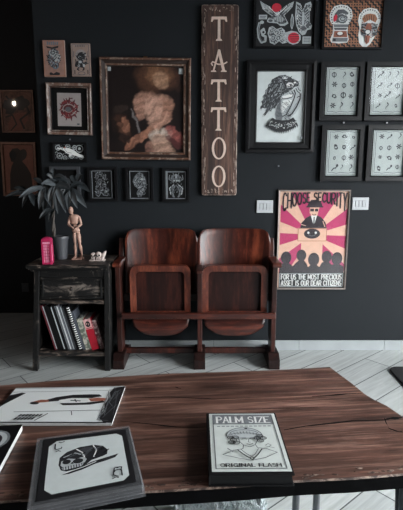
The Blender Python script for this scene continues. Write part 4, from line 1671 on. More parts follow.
def red_spine(root, t, h):
    A = Art(t, h, (0, 0, 44, 137), 'XZ', 'book_red', thick=.0004)
    A.rect(0, 0, 44, 44, 'book_rose')
    A.ring(22, 22, 11, 10, 6, 'ink')
    A.line([(14, 30), (30, 14)], 5, 'ink')
    A.line([(22, 10), (22, 34)], 4, 'ink')
    A.line([(6, 40), (40, 40)], 3, 'book_red')
    A.build('spine_label', root, (-t / 2, 0, 0))


LEAN = 14.5
BK = [  # label, thickness, height, depth, cover, extra
    ('thin dark red book with a pale edge, first on the left of the shelf', .016, .300, .20, 'book_dark_red', strip('pale_grey', .3, .7)),
    ('black book leaning next to the dark red one', .022, .298, .21, 'book_black', None),
    ('thin black book with a grey spine edge, third from the left', .020, .292, .20, 'book_black', strip('pale_grey', .3, .65)),
    ('plain slate book in the dark left half of the shelf', .020, .302, .21, 'book_black', strip('mid_grey', .2, .75)),
    ('light grey spined tall book near the middle of the shelf', .016, .300, .21, 'book_grey', strip('white', .3, .35)),
    ('thin grey book just right of the light grey one', .014, .296, .20, 'book_slate', strip('pale_grey', .35, .4)),
    ('black book standing left of the spiral bound one', .022, .294, .21, 'book_black', strip('dark_grey', .25, .1)),
    ('spiral bound black notebook with white coil', .018, .296, .21, 'book_black', coil),
    ('dark thin book right of the white coil', .014, .262, .19, 'book_slate', None),
    ('short mottled green and cream book beside the red one', .032, .210, .17, 'book_green', None),
    ('thick red book with a pink top and black emblem', .043, .205, .17, 'book_red', red_spine),
    ('short flower patterned book at the right end of the shelf', .026, .196, .17, 'book_floral', None),
]
ca, sa = math.cos(R(LEAN)), math.sin(R(LEAN))
xl = cx_map(.05, .42) + .30 * sa + .003       # lower left start so that the first top touches the left leg
x = xl
for (lab, t, h, dep, cov, ex) in BK:
    t *= 1.09
    x += t / ca + .0016
    book(lab, x, t, h, dep, LEAN, cov, extra=ex, yfront=2.763 + (.012 if cov == 'book_floral' else 0))


# ------------------------------------------------------------------ things on the cabinet
def telephone_box():
    b = on_z(48.3, 263.5, ZT)
    root = thing('telephone_box_figurine', 'small magenta pink telephone box ornament in front of the grey pot', 'ornament', (b.x, b.y, ZT), (0, 0, R(6)))
    w, h = .029, .168
    mb = MB(); mb.box(-w, w, -w, w, 0, .012, 'pink_enamel'); mb.build('base', root, bevel=.002)
    mb = MB()
    for sx in (-1, 1):
        for sy in (-1, 1):
            mb.box(sx * .023 - .006, sx * .023 + .006, sy * .023 - .006, sy * .023 + .006, .012, .132, 'pink_enamel')
    mb.box(-.029, .029, -.029, .029, .120, .140, 'pink_enamel')
    mb.build('body', root, bevel=.001)
    mb = MB(); mb.box(-.024, .024, -.024, .024, .0125, .1195, 'pink_pale'); mb.build('window_glass', root)
    mb = MB()
    for k in range(1, 6):
        z = .014 + k * .0177
        mb.box(-.017, .017, -.0265, -.024, z - .0012, z + .0012, 'pink_enamel')
    for x_ in (-.007, .007):
        mb.box(x_ - .001, x_ + .001, -.0265, -.024, .014, .1195, 'pink_enamel')
    mb.build('glazing_bars', root)
    mb = MB(); mb.box(-.022, .022, -.0305, -.029, .125, .136, 'pink_pale'); mb.build('sign_panel', root)
    mb = MB()
    mb.lathe([(.040, 0), (.041, .005), (.036, .014), (.024, .021), (.008, .024)], (0, 0, .140), 'pink_enamel', 4, cap=True)
    o = mb.build('roof', root, rot=(0, 0, R(45)), bevel=.002)


telephone_box()


def plant():
    b = on_z(60.3, 259.5, ZT)
    base = Vector((b.x, 2.90, ZT))
    root = thing('potted_plant', 'dark leafy potted plant in a grey pot on the cabinet', 'plant', base)
    rt, rb, ph = .052, .036, .148
    mb = MB()
    mb.lathe([(rb, 0), (rb + .002, .004), (rt - .004, ph - .022), (rt + .002, ph - .021), (rt + .003, ph), (rt - .004, ph), (rt - .008, ph - .02), (.01, ph - .022)], (0, 0, 0), 'pot_grey', 28)
    mb.build('pot', root, smooth=True)
    mb = MB(); mb.lathe([(rt - .0075, ph - .0195), (rt - .01, ph - .014), (.02, ph - .009), (.001, ph - .008)], (0, 0, 0), 'soil', 20); mb.build('soil', root, smooth=True)
    Yp = 2.90

    def Q(px, py, dy=0.0):
        return on_y(px, py, Yp + dy) - base
    top = Q(51.5, 186)
    st = Vector((Q(54, 236).x, 0, ph - .012))
    mb = MB()
    for s in (-1, 1):
        pts = []
        for k in range(13):
            t = k / 12
            p = st.lerp(top, t)
            pts.append(p + Vector((.006 * math.cos(t * 11 + s * PI / 2), .006 * math.sin(t * 11 + s * PI / 2), 0)))
        mb.tube(pts, [.0085 - .004 * k / 12 for k in range(13)], 'trunk_bark', 8)
    mb.build('trunk', root, smooth=True)

    def leaflet(mb, a, tip, wd, mat, sag=.012, roll=0.0):
        a, tip = Vector(a), Vector(tip)
        d = tip - a
        L = d.length
        t = d.normalized()
        view = Vector((0, -1, .45)).normalized()
        side = t.cross(view).normalized()
        up = side.cross(t).normalized()
        side, up = side * math.cos(roll) + up * math.sin(roll), up * math.cos(roll) - side * math.sin(roll)
        n = 8
        vs, fs = [], []
        for i in range(n + 1):
            q = i / n
            prof = math.sin(PI * min(1, q * .97 + .03) ** .85) ** .8 if q < 1 else 0.02
            c = a + d * q + Vector((0, 0, sag * math.sin(PI * q)))
            hw = wd * max(.04, prof)
            vs += [c - side * hw + up * hw * .35, c, c + side * hw + up * hw * .35]
        m0 = len(vs)
        vs += [v - up * .0008 for v in vs[:m0]]
        for i in range(n):
            for k in range(2):
                p0, p1, p2, p3 = i * 3 + k, i * 3 + k + 1, (i + 1) * 3 + k + 1, (i + 1) * 3 + k
                fs.append((p0, p1, p2, p3))
                fs.append((m0 + p0, m0 + p3, m0 + p2, m0 + p1))
        for i in range(n):
            for k in (0, 2):
                p0, p1 = i * 3 + k, (i + 1) * 3 + k
                fs.append((p0, p1, m0 + p1, m0 + p0))
        mb.add(vs, fs, mat)

    # hubs and their leaflet tips (dy is the depth offset towards the viewer)
    CL = [
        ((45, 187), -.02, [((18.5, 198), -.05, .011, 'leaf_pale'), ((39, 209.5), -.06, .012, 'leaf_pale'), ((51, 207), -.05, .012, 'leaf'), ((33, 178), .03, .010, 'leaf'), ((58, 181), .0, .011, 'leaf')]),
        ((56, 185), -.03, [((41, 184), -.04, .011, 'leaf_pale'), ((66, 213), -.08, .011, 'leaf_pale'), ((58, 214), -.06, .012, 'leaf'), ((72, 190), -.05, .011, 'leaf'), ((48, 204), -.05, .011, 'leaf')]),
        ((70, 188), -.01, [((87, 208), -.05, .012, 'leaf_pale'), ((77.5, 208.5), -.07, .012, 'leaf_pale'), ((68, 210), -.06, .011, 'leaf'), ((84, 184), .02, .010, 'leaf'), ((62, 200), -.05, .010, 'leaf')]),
        ((53, 178), .02, [((54, 168), .02, .008, 'leaf'), ((46, 175), .0, .008, 'leaf'), ((66, 178), .02, .009, 'leaf'), ((72, 184), .0, .009, 'leaf')]),
        ((30, 193), .0, [((5, 197), .0, .009, 'leaf'), ((14, 188), .02, .009, 'leaf'), ((22, 208), -.03, .010, 'leaf'), ((34, 206), -.03, .010, 'leaf')]),
        ((54, 209), -.02, [((39, 219), -.05, .010, 'leaf'), ((49, 222), -.03, .009, 'leaf')]),
        ((76, 183), .03, [((90, 192), .02, .010, 'leaf'), ((82, 174), .03, .009, 'leaf'), ((70, 176), .03, .009, 'leaf')]),
        ((46, 193), .03, [((30, 203), .04, .010, 'leaf'), ((44, 214), .03, .010, 'leaf'), ((58, 205), .03, .011, 'leaf'), ((64, 196), .04, .010, 'leaf')]),
    ]
    for (hub, dy, tips) in CL:
        h_ = Q(*hub, dy)
        mb = MB()
        s0 = top if hub[1] < 200 else Q(53, 214)
        mid = s0.lerp(h_, .5) + Vector((0, 0, .012))
        mb.tube([s0, mid, h_], [.0022, .0018, .0016], 'leaf', 6)
        stem = mb.build('leaf_stem', root, smooth=True)
        for (tp, ddy, wd, mt) in tips:
            mb = MB()
            leaflet(mb, h_, Q(*tp, ddy), wd * 2.0, mt, sag=.012, roll=random.uniform(-.5, .5))
            mb.build('leaf', stem, smooth=True)


plant()


def manikin():
    b = on_z(77.5, 259, ZT)
    s = .335 / 250.0
    root = thing('artist_manikin', 'small jointed wooden artist figure standing beside the potted plant', 'figurine', (b.x, b.y, ZT))
    W = 'manikin_wood'

    def P(x, y, dy=0.0):   # 5.04 zoom coordinates -> metres, feet at (212, 314)
        return Vector(((x - 217) * s, dy, (316 - y) * s))
    mb = MB(); mb.box(-.032, .036, -.03, .03, 0, .009, W); mb.build('base', root, bevel=.002)
    mb = MB(); mb.tube([P(214, 312, .012), P(216, 196, .018)], .002, 'steel_pale', 8); mb.build('rod', root)
    mb = MB(); mb.ball(P(198, 84, -.004), .0155, .017, .024, W); mb.build('head', root, smooth=True)
    mb = MB(); mb.limb(P(200, 98), P(207, 114), .007, .008, W); mb.build('neck', root, smooth=True)
    mb = MB()
    c = P(211, 150)
    mb.lathe([(.016, 0), (.022, .008), (.029, .03), (.033, .048), (.03, .058), (.012, .063)], c, W, 16, 1.0, .62)
    mb.build('chest', root, smooth=True)
    mb = MB(); mb.ball(P(214, 160), .0155, .013, .014, W); mb.build('waist', root, smooth=True)
    mb = MB(); c = P(217, 190); mb.lathe([(.012, 0), (.023, .006), (.025, .018), (.019, .03), (.01, .033)], c, W, 16, 1.0, .66); mb.build('pelvis', root, smooth=True)

    def arm(sh, el, ha):
        mb = MB()
        mb.ball(sh, .0095, .0095, .0095, W)
        mb.limb(sh, el, .0092, .0072, W)
        a = mb.build('upper_arm', root, smooth=True)
        mb = MB()
        mb.ball(el, .0068, .0068, .0068, W)
        mb.limb(el, el.lerp(ha, .8), .0076, .0056, W)
        f = mb.build('forearm', root, smooth=True)
        mb = MB(); d = (ha - el).normalized(); mb.limb(el.lerp(ha, .78), ha + d * .012, .006, .004, W, belly=1.4); mb.build('hand', root, smooth=True)
    arm(P(190, 121), P(184, 149, -.008), P(207, 163, -.03))
    arm(P(234, 117), P(244, 149, -.006), P(219, 170, -.03))

    def leg(hp, kn, an, toe):
        mb = MB(); mb.ball(hp, .010, .010, .010, W); mb.limb(hp, kn, .0125, .0088, W); mb.build('thigh', root, smooth=True)
        mb = MB(); mb.ball(kn, .0078, .0078, .0078, W); mb.limb(kn, an, .0098, .0062, W, belly=1.25); mb.build('shin', root, smooth=True)
        mb = MB(); mb.ball(an, .0064, .0064, .0064, W); mb.limb(an + Vector((0, .006, -.003)), toe, .007, .0055, W, belly=1.3); mb.build('foot', root, smooth=True)
    leg(P(209, 190), P(211, 244, -.004), P(208, 300, 0), P(206, 307, -.026))
    leg(P(227, 190), P(234, 242, -.012), P(238, 292, .004), P(240, 305, -.018))


manikin()


def skull_piece():
    b = on_z(98, 260.5, ZT)
    root = thing('skull_ornament', 'small pale skull and bone ornament lying at the right of the cabinet top', 'ornament', (b.x, b.y, ZT))
    mb = MB(); mb.box(-.052, .046, -.022, .022, 0, .007, 'bone'); mb.build('base', root, bevel=.002)
    for i, (x_, y_, r) in enumerate(((-.026, -.004, .019), (.006, -.006, .021))):
        mb = MB()
        mb.ball((x_, y_, .034 + i * .004), r, r * .9, r * .95, 'bone')
        mb.box(x_ - r * .55, x_ + r * .55, y_ - r * .8, y_ + r * .3, .007, .024, 'bone')
        k = mb.build('skull', root, smooth=False)
        mb = MB()
        for s in (-1, 1):
            mb.ball((x_ + s * r * .42, y_ - r * .78, .033 + i * .004), r * .27, r * .2, r * .3, 'ink')
        mb.ball((x_, y_ - r * .86, .026 + i * .003), r * .13, r * .1, r * .18, 'ink')
        mb.build('eye_sockets', k, smooth=True)
        mb = MB()
        for q in range(-2, 3):
            mb.box(x_ + q * r * .2 - .0007, x_ + q * r * .2 + .0007, y_ - r * .83, y_ - r * .79, .008, .016, 'ink')
        mb.build('teeth_gaps', k)
    mb = MB()
    mb.tube([(.022, 0, .012), (.034, -.004, .03), (.044, 0, .05), (.052, .004, .06)], [.011, .013, .010, .003], 'bone', 10)
    mb.tube([(.018, -.012, .01), (.04, -.014, .016)], [.006, .009], 'bone', 8)
    mb.build('bone', root, smooth=True)


skull_piece()


# ------------------------------------------------------------------ coffee table
ZB = .45
TH = .042


def table():
    root = thing('coffee_table', 'low brown plank coffee table with a dark front edge', 'table', (-.15, 1.35, 0))
    ox, oy = -.15, 1.35
    L = lambda x, y, z: (x - ox, y - oy, z)
    far = [(-1.15, 1.605), (-.9, 1.617), (-.762, 1.622), (-.56, 1.664), (-.361, 1.694), (-.143, 1.725), (0, 1.735), (.18, 1.748), (.362, 1.765), (.532, 1.789)]
    right = [(.552, 1.718), (.575, 1.64), (.595, 1.554), (.615, 1.51), (.641, 1.47), (.666, 1.399), (.70, 1.31), (.735, 1.21), (.762, 1.125)]
    near = [(.66, 1.112), (.538, 1.102), (.40, 1.086), (.242, 1.074), (.12, 1.058), (-.004, 1.046), (-.143, 1.034), (-.4, 1.008), (-.7, .975), (-1.15, .93)]
    out = far + right + near
    out_ccw = out[::-1]
    # wooden slab in a dark edge
    mb = MB()
    ins = []
    n = len(out_ccw)
    bot = [L(x, y, ZB - TH) for x, y in out_ccw]
    mid = [L(x, y, ZB - .004) for x, y in out_ccw]
    cxy = (-.2, 1.38)
    def inset(x, y, d):
        v = Vector((cxy[0] - x, cxy[1] - y))
        # move mostly along the short axis
        return (x + (d * .6 if x < -1.1 else (-d * .6 if x > .5 else 0)), y + (d if y < 1.3 else -d))
    top = [L(*inset(x, y, .004), ZB) for x, y in out_ccw]
    for k in range(n):
        e = (k + 1) % n
        mb.face([bot[k], bot[e], mid[e], mid[k]], 'table_edge_black')
        mb.face([mid[k], mid[e], top[e], top[k]], 'table_bark')
    mb.face(top, 'table_wood')
    mb.face(bot[::-1], 'table_edge_black')
    slab = mb.build('tabletop', root)
    # rough live edge along the near side, a band of chipped pale fibres
    rr = random.Random(3)
    mb = MB()
    for i in range(150):
        t = rr.random()
        x = -1.1 + 1.85 * t
        y = 1.05 + .1 * x + .011 + abs(rr.gauss(0, .016))
        s = rr.uniform(.003, .011)
        if y > 1.05 + .1 * x + .05 or x > .74:
            continue
        pts = [(x + s * rr.uniform(.7, 1.6) * math.cos(q * PI / 3), y + s * .45 * rr.uniform(.6, 1.3) * math.sin(q * PI / 3)) for q in range(6)]
        z0 = ZB + .0002
        hh = rr.uniform(.0006, .0016)
        mb.hexa([L(a, b, z0) for a, b in pts], [L(x + (a - x) * .6, y + (b - y) * .6, z0 + hh) for a, b in pts], 'table_bark')
    mb.build('live_edge_chips', root)['kind'] = 'stuff'
    # cracks between planks
    def crack(pp, w):
        pts = [on_z(*p, ZB) for p in pp]
        mb = MB()
        rr = random.Random(len(pp))
        up, dn = [], []
        fine = []
        for a, b in zip(pts, pts[1:]):
            for k in range(4):
                fine.append(a.lerp(b, k / 4))
        fine.append(pts[-1])
        m = len(fine) - 1
        for i, p in enumerate(fine):
            t = i / m
            q = w * (.25 + .75 * math.sin(PI * min(1, .08 + t * .95))) * rr.uniform(.6, 1.3) * .5
            up.append((p.x, p.y + q)); dn.append((p.x, p.y - q))
        ring = dn + up[::-1]
        mb.hexa([L(a, b, ZB + .0001) for a, b in ring], [L(a, b, ZB + .0004) for a, b in ring], 'black')
        mb.build('crack', root)
    crack([(284, 430), (306, 426), (330, 423.5), (352, 421), (372, 420.6), (384, 419.8)], .006)
    crack([(384, 419.8), (390, 418.5), (398, 418), (403, 417.2)], .012)
    crack([(384.5, 418), (386.5, 424), (391, 430)], .016)
    crack([(388, 428), (396, 431), (403, 432)], .008)
    crack([(312, 396.5), (330, 395.5), (346, 394), (362, 393.5)], .007)
    crack([(120, 421), (150, 424), (176, 427), (204, 428)], .004)
    crack([(130, 398), (170, 397), (214, 399), (250, 398)], .0035)
    crack([(175, 387), (178, 388), (181, 388.5)], .006)
    crack([(262, 409), (292, 408), (318, 407)], .0035)
    # frame under the slab and bent tube legs
    mb = MB()
    for (a, b) in (((-1.0, 1.06), (.56, 1.22)), ((-1.0, 1.5), (.47, 1.66))):
        A_, B_ = Vector((*a, ZB - TH - .012)), Vector((*b, ZB - TH - .012))
        mb.tube([L(*A_), L(*B_)], .012, 'steel_dark', 8)
    mb.build('under_rail', root)
    def leg(tops, foot, mat='steel_dark', r=.008):
        mb = MB()
        f = Vector(foot)
        pts = [Vector(tops[0]), Vector(tops[0]).lerp(f, .5), f + Vector((-.006, 0, .014)), f + Vector((0, 0, r)), f + Vector((.006, 0, .014)), Vector(tops[1]).lerp(f, .5), Vector(tops[1])]
        mb.tube([L(*p) for p in pts], r, mat, 8)
        mb.build('leg', root, smooth=True)
    zz = ZB - TH - .006
    def uleg(a, b, r):
        (x0, y0), (x1, y1) = a, b
        k = .018
        pts = [(x0, y0, zz), (x0, y0, r + k), (x0 + k * .3, y0, r + k * .3), (x0 + k, y0, r), (x1 - k, y1, r), (x1 - k * .3, y1, r + k * .3), (x1, y1, r + k), (x1, y1, zz)]
        mb = MB()
        mb.tube([L(*p) for p in pts], r, 'steel_mid', 10)
        mb.build('leg', root, smooth=True)
    uleg((.322, 1.39), (.394, 1.397), .0125)
    leg(((.57, 1.16, zz), (.60, 1.26, zz)), (.585, 1.17, 0), r=.011)
    leg(((-.95, 1.52, zz), (-.86, 1.55, zz)), (-.93, 1.5, 0), r=.009)
    leg(((-.95, 1.1, zz), (-.86, 1.08, zz)), (-.93, 1.08, 0), r=.011)


table()


# ------------------------------------------------------------------ things on the table
def quad_fn(c00, c10, c11, c01):
    """bilinear map; c00 near-left, c10 near-right, c11 far-right, c01 far-left (world xy)"""
    def f(u, v):
        a = Vector(c00).lerp(Vector(c10), u)
        b = Vector(c01).lerp(Vector(c11), u)
        return a.lerp(b, v)
    return f


def palm_book():
    z = ZB + .001
    t = .034
    c = (.127, 1.205)
    root = thing('flash_book', 'thick black book titled PALM SIZE ORIGINAL FLASH lying on the table', 'book', (c[0], c[1], z), (0, 0, R(.6)))
    w, h = .221, .306
    mb = MB()
    mb.box(-w / 2, w / 2, -h / 2, h / 2, 0, .004, 'book_black')
    mb.box(-w / 2, w / 2, -h / 2, h / 2, t - .004, t, 'book_black')
    mb.box(-w / 2, -w / 2 + .004, -h / 2, h / 2, .004, t - .004, 'book_black')
    mb.build('cover', root, bevel=.002)
    mb = MB(); mb.box(-w / 2 + .004, w / 2 - .006, -h / 2 + .004, h / 2 - .006, .004, t - .004, 'book_black'); mb.build('pages', root)
    # 3.355 zoom of 190,395 rectified to a 260 x 380 sheet
    A = Art(w - .014, h - .02, (0, 0, 260, 380), 'XY', 'paper_green', thick=.0006)
    A.rect(14, 12, 246, 84, 'mid_grey')
    A.text('PALM SIZE', 26, 26, 208, 46, 6.2, 'white', serif=4.5)
    for i in range(12):
        A.rect(28 + i * 17.5, 95, 40 + i * 17.5, 101, 'mid_grey')
    A.frame(14, 12, 246, 366, 3.5, 'ink_soft')
    A.text('ORIGINAL FLASH', 28, 338, 204, 18, 3.4, 'ink', serif=2.4)
    k = 'ink_soft'
    # head with curled hair under a wide round hat
    A.poly(arc(126, 168, 66, 58, 180, 360, 14) + arc(126, 168, 66, 16, 0, 180, 10)[1:-1], 'pale_grey')
    A.line(arc(126, 168, 66, 58, 180, 360, 14), 3.5, k)
    A.line(arc(126, 156, 54, 30, 190, 350, 12), 3, k); A.line(arc(126, 166, 60, 18, 185, 355, 12), 3, k)
    A.ell(136, 116, 6, 5, 'ink')
    for i in range(9):
        A.line([(76 + i * 12, 150 - 14 * math.sin(PI * i / 8)), (82 + i * 11, 164 - 10 * math.sin(PI * i / 8))], 2.2, k)
    for (x_, y_) in ((74, 180), (84, 196), (76, 212), (92, 216), (92, 180), (182, 172), (192, 186), (180, 204), (170, 186)):
        A.ring(x_, y_, 11, 10, 3.4, 'ink'); A.ring(x_ + 1, y_, 5, 5, 2.4, k)
    A.line([(102, 180), (104, 210), (116, 232), (138, 244), (158, 230), (168, 204), (166, 176)], 3, k)
    A.line(arc(122, 196, 9, 4, 190, 350, 6), 3, 'ink'); A.line(arc(150, 194, 9, 4, 190, 350, 6), 3, 'ink')
    A.line([(114, 186), (130, 184)], 2.6, k); A.line([(144, 183), (160, 184)], 2.6, k)
    A.line([(138, 196), (135, 214), (142, 216)], 2.4, k); A.line([(128, 226), (139, 229), (150, 225)], 4, 'ink')
    A.line([(116, 232), (112, 256), (78, 266), (40, 292)], 3, k); A.line([(158, 230), (164, 250), (196, 258), (228, 280)], 3, k)
    A.line([(92, 262), (112, 292), (138, 322), (160, 292), (178, 258)], 4.5, 'ink'); A.line([(104, 260), (122, 288), (138, 304), (152, 286), (166, 256)], 3, k)
    A.line([(40, 292), (90, 312), (136, 326), (184, 310), (228, 280)], 3, k)
    A.line([(58, 254), (76, 276)], 4, k); A.line([(192, 236), (204, 226), (214, 236), (202, 246), (194, 240)], 2.6, k); A.line([(204, 246), (222, 252)], 2.4, k)
    A.ring(138, 314, 7, 6, 3.4, 'ink')
    A.build('cover_print', root, (.002, .003, t))


palm_book()


def skull_folder():
    z = ZB + .001
    t = .034
    zt = z + t
    nl, nr, fr, fl = on_z(27, 507.5, zt), on_z(144.2, 484, zt), on_z(129.3, 424, zt), on_z(37, 437, zt)
    c = (nl + nr + fr + fl) / 4
    f = quad_fn((nl.x - c.x, nl.y - c.y), (nr.x - c.x, nr.y - c.y), (fr.x - c.x, fr.y - c.y), (fl.x - c.x, fl.y - c.y))
    root = thing('portfolio_folder', 'clear sleeved folder showing a black bordered card with a capped skull', 'folder', (c.x, c.y, z))

    def ringq(u0, u1, v0, v1, zz):
        return [(*f(u, v), zz) for u, v in ((u0, v0), (u1, v0), (u1, v1), (u0, v1))]
    mb = MB(); mb.hexa(ringq(.03, .985, .03, .97, .004), ringq(.03, .985, .03, .97, t - .006), 'book_black'); mb.build('pages', root)
    for k in range(4):
        mb = MB()
        zz = .001 + k * (t - .006) / 3.2
        o = .012 * k / 3
        mb.hexa(ringq(0, 1.0 + .012 - o, -.01 + o * .3, 1, zz), ringq(0, 1.012 - o, -.01 + o * .3, 1, zz + .0014), 'clear_sleeve')
        mb.build('sleeve', root)
    pn, pr, qr, qn = on_z(35.6, 500.5, zt), on_z(136.3, 480.5, zt), on_z(125.6, 427.8, zt), on_z(44.2, 438, zt)
    g = quad_fn((pn.x - c.x, pn.y - c.y), (pr.x - c.x, pr.y - c.y), (qr.x - c.x, qr.y - c.y), (qn.x - c.x, qn.y - c.y))
    A = Art(1, 1, (0, 0, 300, 300), 'XY', 'poster_black', thick=.0008, fn=lambda u, v, hgt: (*g(u, v), t - .005 + hgt))
    A.poly([(20, 48), (46, 22), (262, 22), (282, 42), (282, 262), (262, 282), (44, 282), (20, 258)], 'paper_blue')
    A0 = A.pt
    A.pt = lambda x, y, l: A0((x - 96) * 1.08 + 58, (y - 84) * .98 + 72, l) if l > 0 else A0(x, y, l)
    # skull facing left in a back to front cap
    A.poly([(96, 168), (98, 130), (120, 104), (160, 86), (206, 84), (236, 98), (250, 124), (246, 148), (232, 156), (196, 168), (180, 186), (160, 200), (120, 206), (104, 196)], 'ink')
    A.poly([(152, 104), (176, 92), (204, 94), (196, 112), (180, 140), (170, 140)], 'dark_grey')
    A.line([(150, 96), (168, 118), (176, 150)], 4, 'white'); A.line([(204, 86), (214, 116), (204, 152)], 4, 'white')
    A.line([(110, 132), (146, 116), (176, 138)], 4, 'pale_grey')
    A.poly([(104, 152), (126, 142), (150, 150), (170, 144), (182, 158), (176, 174), (152, 180), (110, 184), (102, 172)], 'pale_grey')
    A.ell(120, 158, 13, 12, 'ink'); A.ell(155, 162, 16, 13, 'ink')
    A.hatch([(100, 130), (246, 90), (246, 150), (180, 150)], 26, ['dark_grey', 'ink_soft', 'black'], 10, 26, 2.6, (2, 4), .3, 3); A.poly([(132, 172), (138, 162), (142, 174)], 'ink')
    A.poly([(106, 186), (172, 178), (168, 192), (110, 200)], 'pale_grey')
    for k in range(8):
        A.line([(110 + k * 8, 184 - k * .8), (111 + k * 8, 200 - k * .8)], 2.5, 'ink')
    A.poly([(106, 222), (150, 206), (196, 180), (244, 168), (282, 158), (270, 176), (240, 186), (206, 194), (168, 212), (130, 222)], 'ink')
    A.line([(120, 214), (170, 200), (210, 182)], 3, 'white')
    A.pt = A0
    # corner marks
    for (sx, ox_, oy_) in ((1, 34, 34), (-1, 268, 266)):
        m = lambda x_, y_: (ox_ + sx * x_, oy_ + sx * y_)
        A.line([m(8, 6), m(8, 34), m(14, 38), m(30, 36)], 4.5, 'ink')
        A.line([m(30, 36), m(31, 28)], 3.5, 'ink')
        A.line([m(20, -2), m(28, 4), m(40, -2)], 3.5, 'ink')
        A.line([m(12, 50), m(20, 46), m(28, 52)], 3.5, 'ink')
    A.line([(238, 218), (232, 250), (248, 262)], 4.5, 'ink')
    A.line([(240, 216), (262, 218), (258, 236)], 4, 'ink')
    A.build('card_page', root)


skull_folder()


def magazine():
    z = ZB + .001
    t = .009
    zt = z + t
    nl, nr, fr, fl = on_z(-14, 423.3, zt), on_z(112, 423.3, zt), on_z(125.5, 386, zt), on_z(16, 388, zt)
    c = (nl + nr + fr + fl) / 4
    f = quad_fn((nl.x - c.x, nl.y - c.y), (nr.x - c.x, nr.y - c.y), (fr.x - c.x, fr.y - c.y), (fl.x - c.x, fl.y - c.y))
    root = thing('magazine', 'pale magazine with a lying dark clothed figure, at the back left of the table', 'magazine', (c.x, c.y, z))
    rq = lambda i, zz: [(*f(u, v), zz) for u, v in ((i, i), (1 - i, i), (1 - i, 1 - i), (i, 1 - i))]
    mb = MB(); mb.hexa(rq(.004, 0), rq(.004, t - .001), 'page_white'); mb.build('pages', root)
    A = Art(1, 1, (0, 0, 400, 250), 'XY', 'magazine_boards', thick=.0008, fn=lambda u, v, hgt: (*f(u, v), t - .001 + hgt))
    A.rect(0, 0, 400, 9, 'pale_grey')
    A.line([(0, 34), (352, 32)], 2, 'mid_grey')
    A.line([(60, 178), (345, 170)], 3, 'ink_soft'); A.line([(250, 176), (258, 200)], 3, 'ink_soft')
    A.line([(0, 244), (380, 246)], 7, 'poster_black')
    # dark left corner
    A.poly([(0, 60), (36, 40), (52, 44), (10, 120), (0, 140)], 'poster_black')
    # figure lying across: legs, dark jacket, pale shirt, arms
    A.poly([(140, 98), (170, 78), (226, 62), (290, 60), (318, 62), (330, 76), (296, 88), (226, 88), (196, 104), (150, 112)], 'poster_black')
    A.poly([(186, 100), (226, 86), (292, 88), (300, 108), (280, 122), (210, 124), (190, 114)], 'white')
    A.poly([(196, 122), (280, 120), (340, 108), (352, 118), (300, 134), (210, 136)], 'poster_black')
    A.poly([(96, 112), (122, 96), (150, 98), (154, 112), (126, 116), (112, 126), (98, 124)], 'skin_brown')
    A.ell(108, 120, 16, 9, 'poster_black', .2)
    A.poly([(286, 92), (320, 86), (352, 92), (348, 108), (300, 112)], 'skin_brown')
    A.line([(228, 104), (262, 108)], 6, 'ink_soft'); A.line([(240, 96), (250, 114)], 4, 'ink')
    # splashed dark strip on the right
    rr = random.Random(8)
    A.poly([(362, 12), (400, 4), (400, 250), (372, 246), (352, 220), (362, 180), (350, 130), (364, 90), (352, 50)], 'poster_black')
    for k in range(26):
        A.line([(rr.uniform(345, 398), rr.uniform(10, 240)) for _ in range(1)] + [(rr.uniform(345, 398), rr.uniform(10, 240))], rr.uniform(1, 3), rr.choice(['mid_grey', 'dark_grey', 'poster_black']))
    # slanted two line dark lettering block, illegible in the photograph
    for row, (y0, n, x0) in enumerate(((198, 7, 84), (218, 6, 78))):
        for k in range(n):
            x_ = x0 + k * 11
            A.poly([(x_ + 6, y0), (x_ + 14, y0), (x_ + 8, y0 + 15), (x_, y0 + 15)], 'ink')
    A.line([(150, 238), (178, 196)], 4, 'ink')
    A.build('cover', root)


magazine()


def left_book():
    z = ZB + .001
    t = .02
    zt = z + t
    fr, nr = on_z(22.3, 424.5, zt), on_z(0, 466, zt)
    d = (nr - fr); d.z = 0
    d.normalize()
    e = Vector((d.y, -d.x, 0))           # to the left
    if e.x > 0:
        e = -e
    h, w = .27, .20
    nr2 = fr + d * h
    nl2, fl2 = nr2 + e * w, fr + e * w
    c = (fr + nr2 + nl2 + fl2) / 4
    f = quad_fn((nl2.x - c.x, nl2.y - c.y), (nr2.x - c.x, nr2.y - c.y), (fr.x - c.x, fr.y - c.y), (fl2.x - c.x, fl2.y - c.y))
    root = thing('book', 'dark covered book with white page edge, cropped at the left end of the table', 'book', (c.x, c.y, z))
    rq = lambda a, b, zz: [(*f(u, v), zz) for u, v in ((a, a), (b, a), (b, b), (a, b))]
    mb = MB(); mb.hexa(rq(0, 1, 0), rq(0, 1, .002), 'book_black'); mb.build('back_cover', root)
    mb = MB(); mb.hexa(rq(.003, .998, .002), rq(.003, .998, t - .002), 'page_white'); mb.build('pages', root)
    A = Art(1, 1, (0, 0, 200, 270), 'XY', 'book_black', thick=.002, fn=lambda u, v, hgt: (*f(u, v), t - .002 + hgt))
    A.ell(140, 80, 46, 52, 'mid_grey'); A.ell(140, 80, 38, 44, 'pale_grey'); A.ell(138, 82, 27, 32, 'poster_dark'); A.ell(134, 80, 15, 18, 'ink')
    A.build('front_cover', root)


left_book()


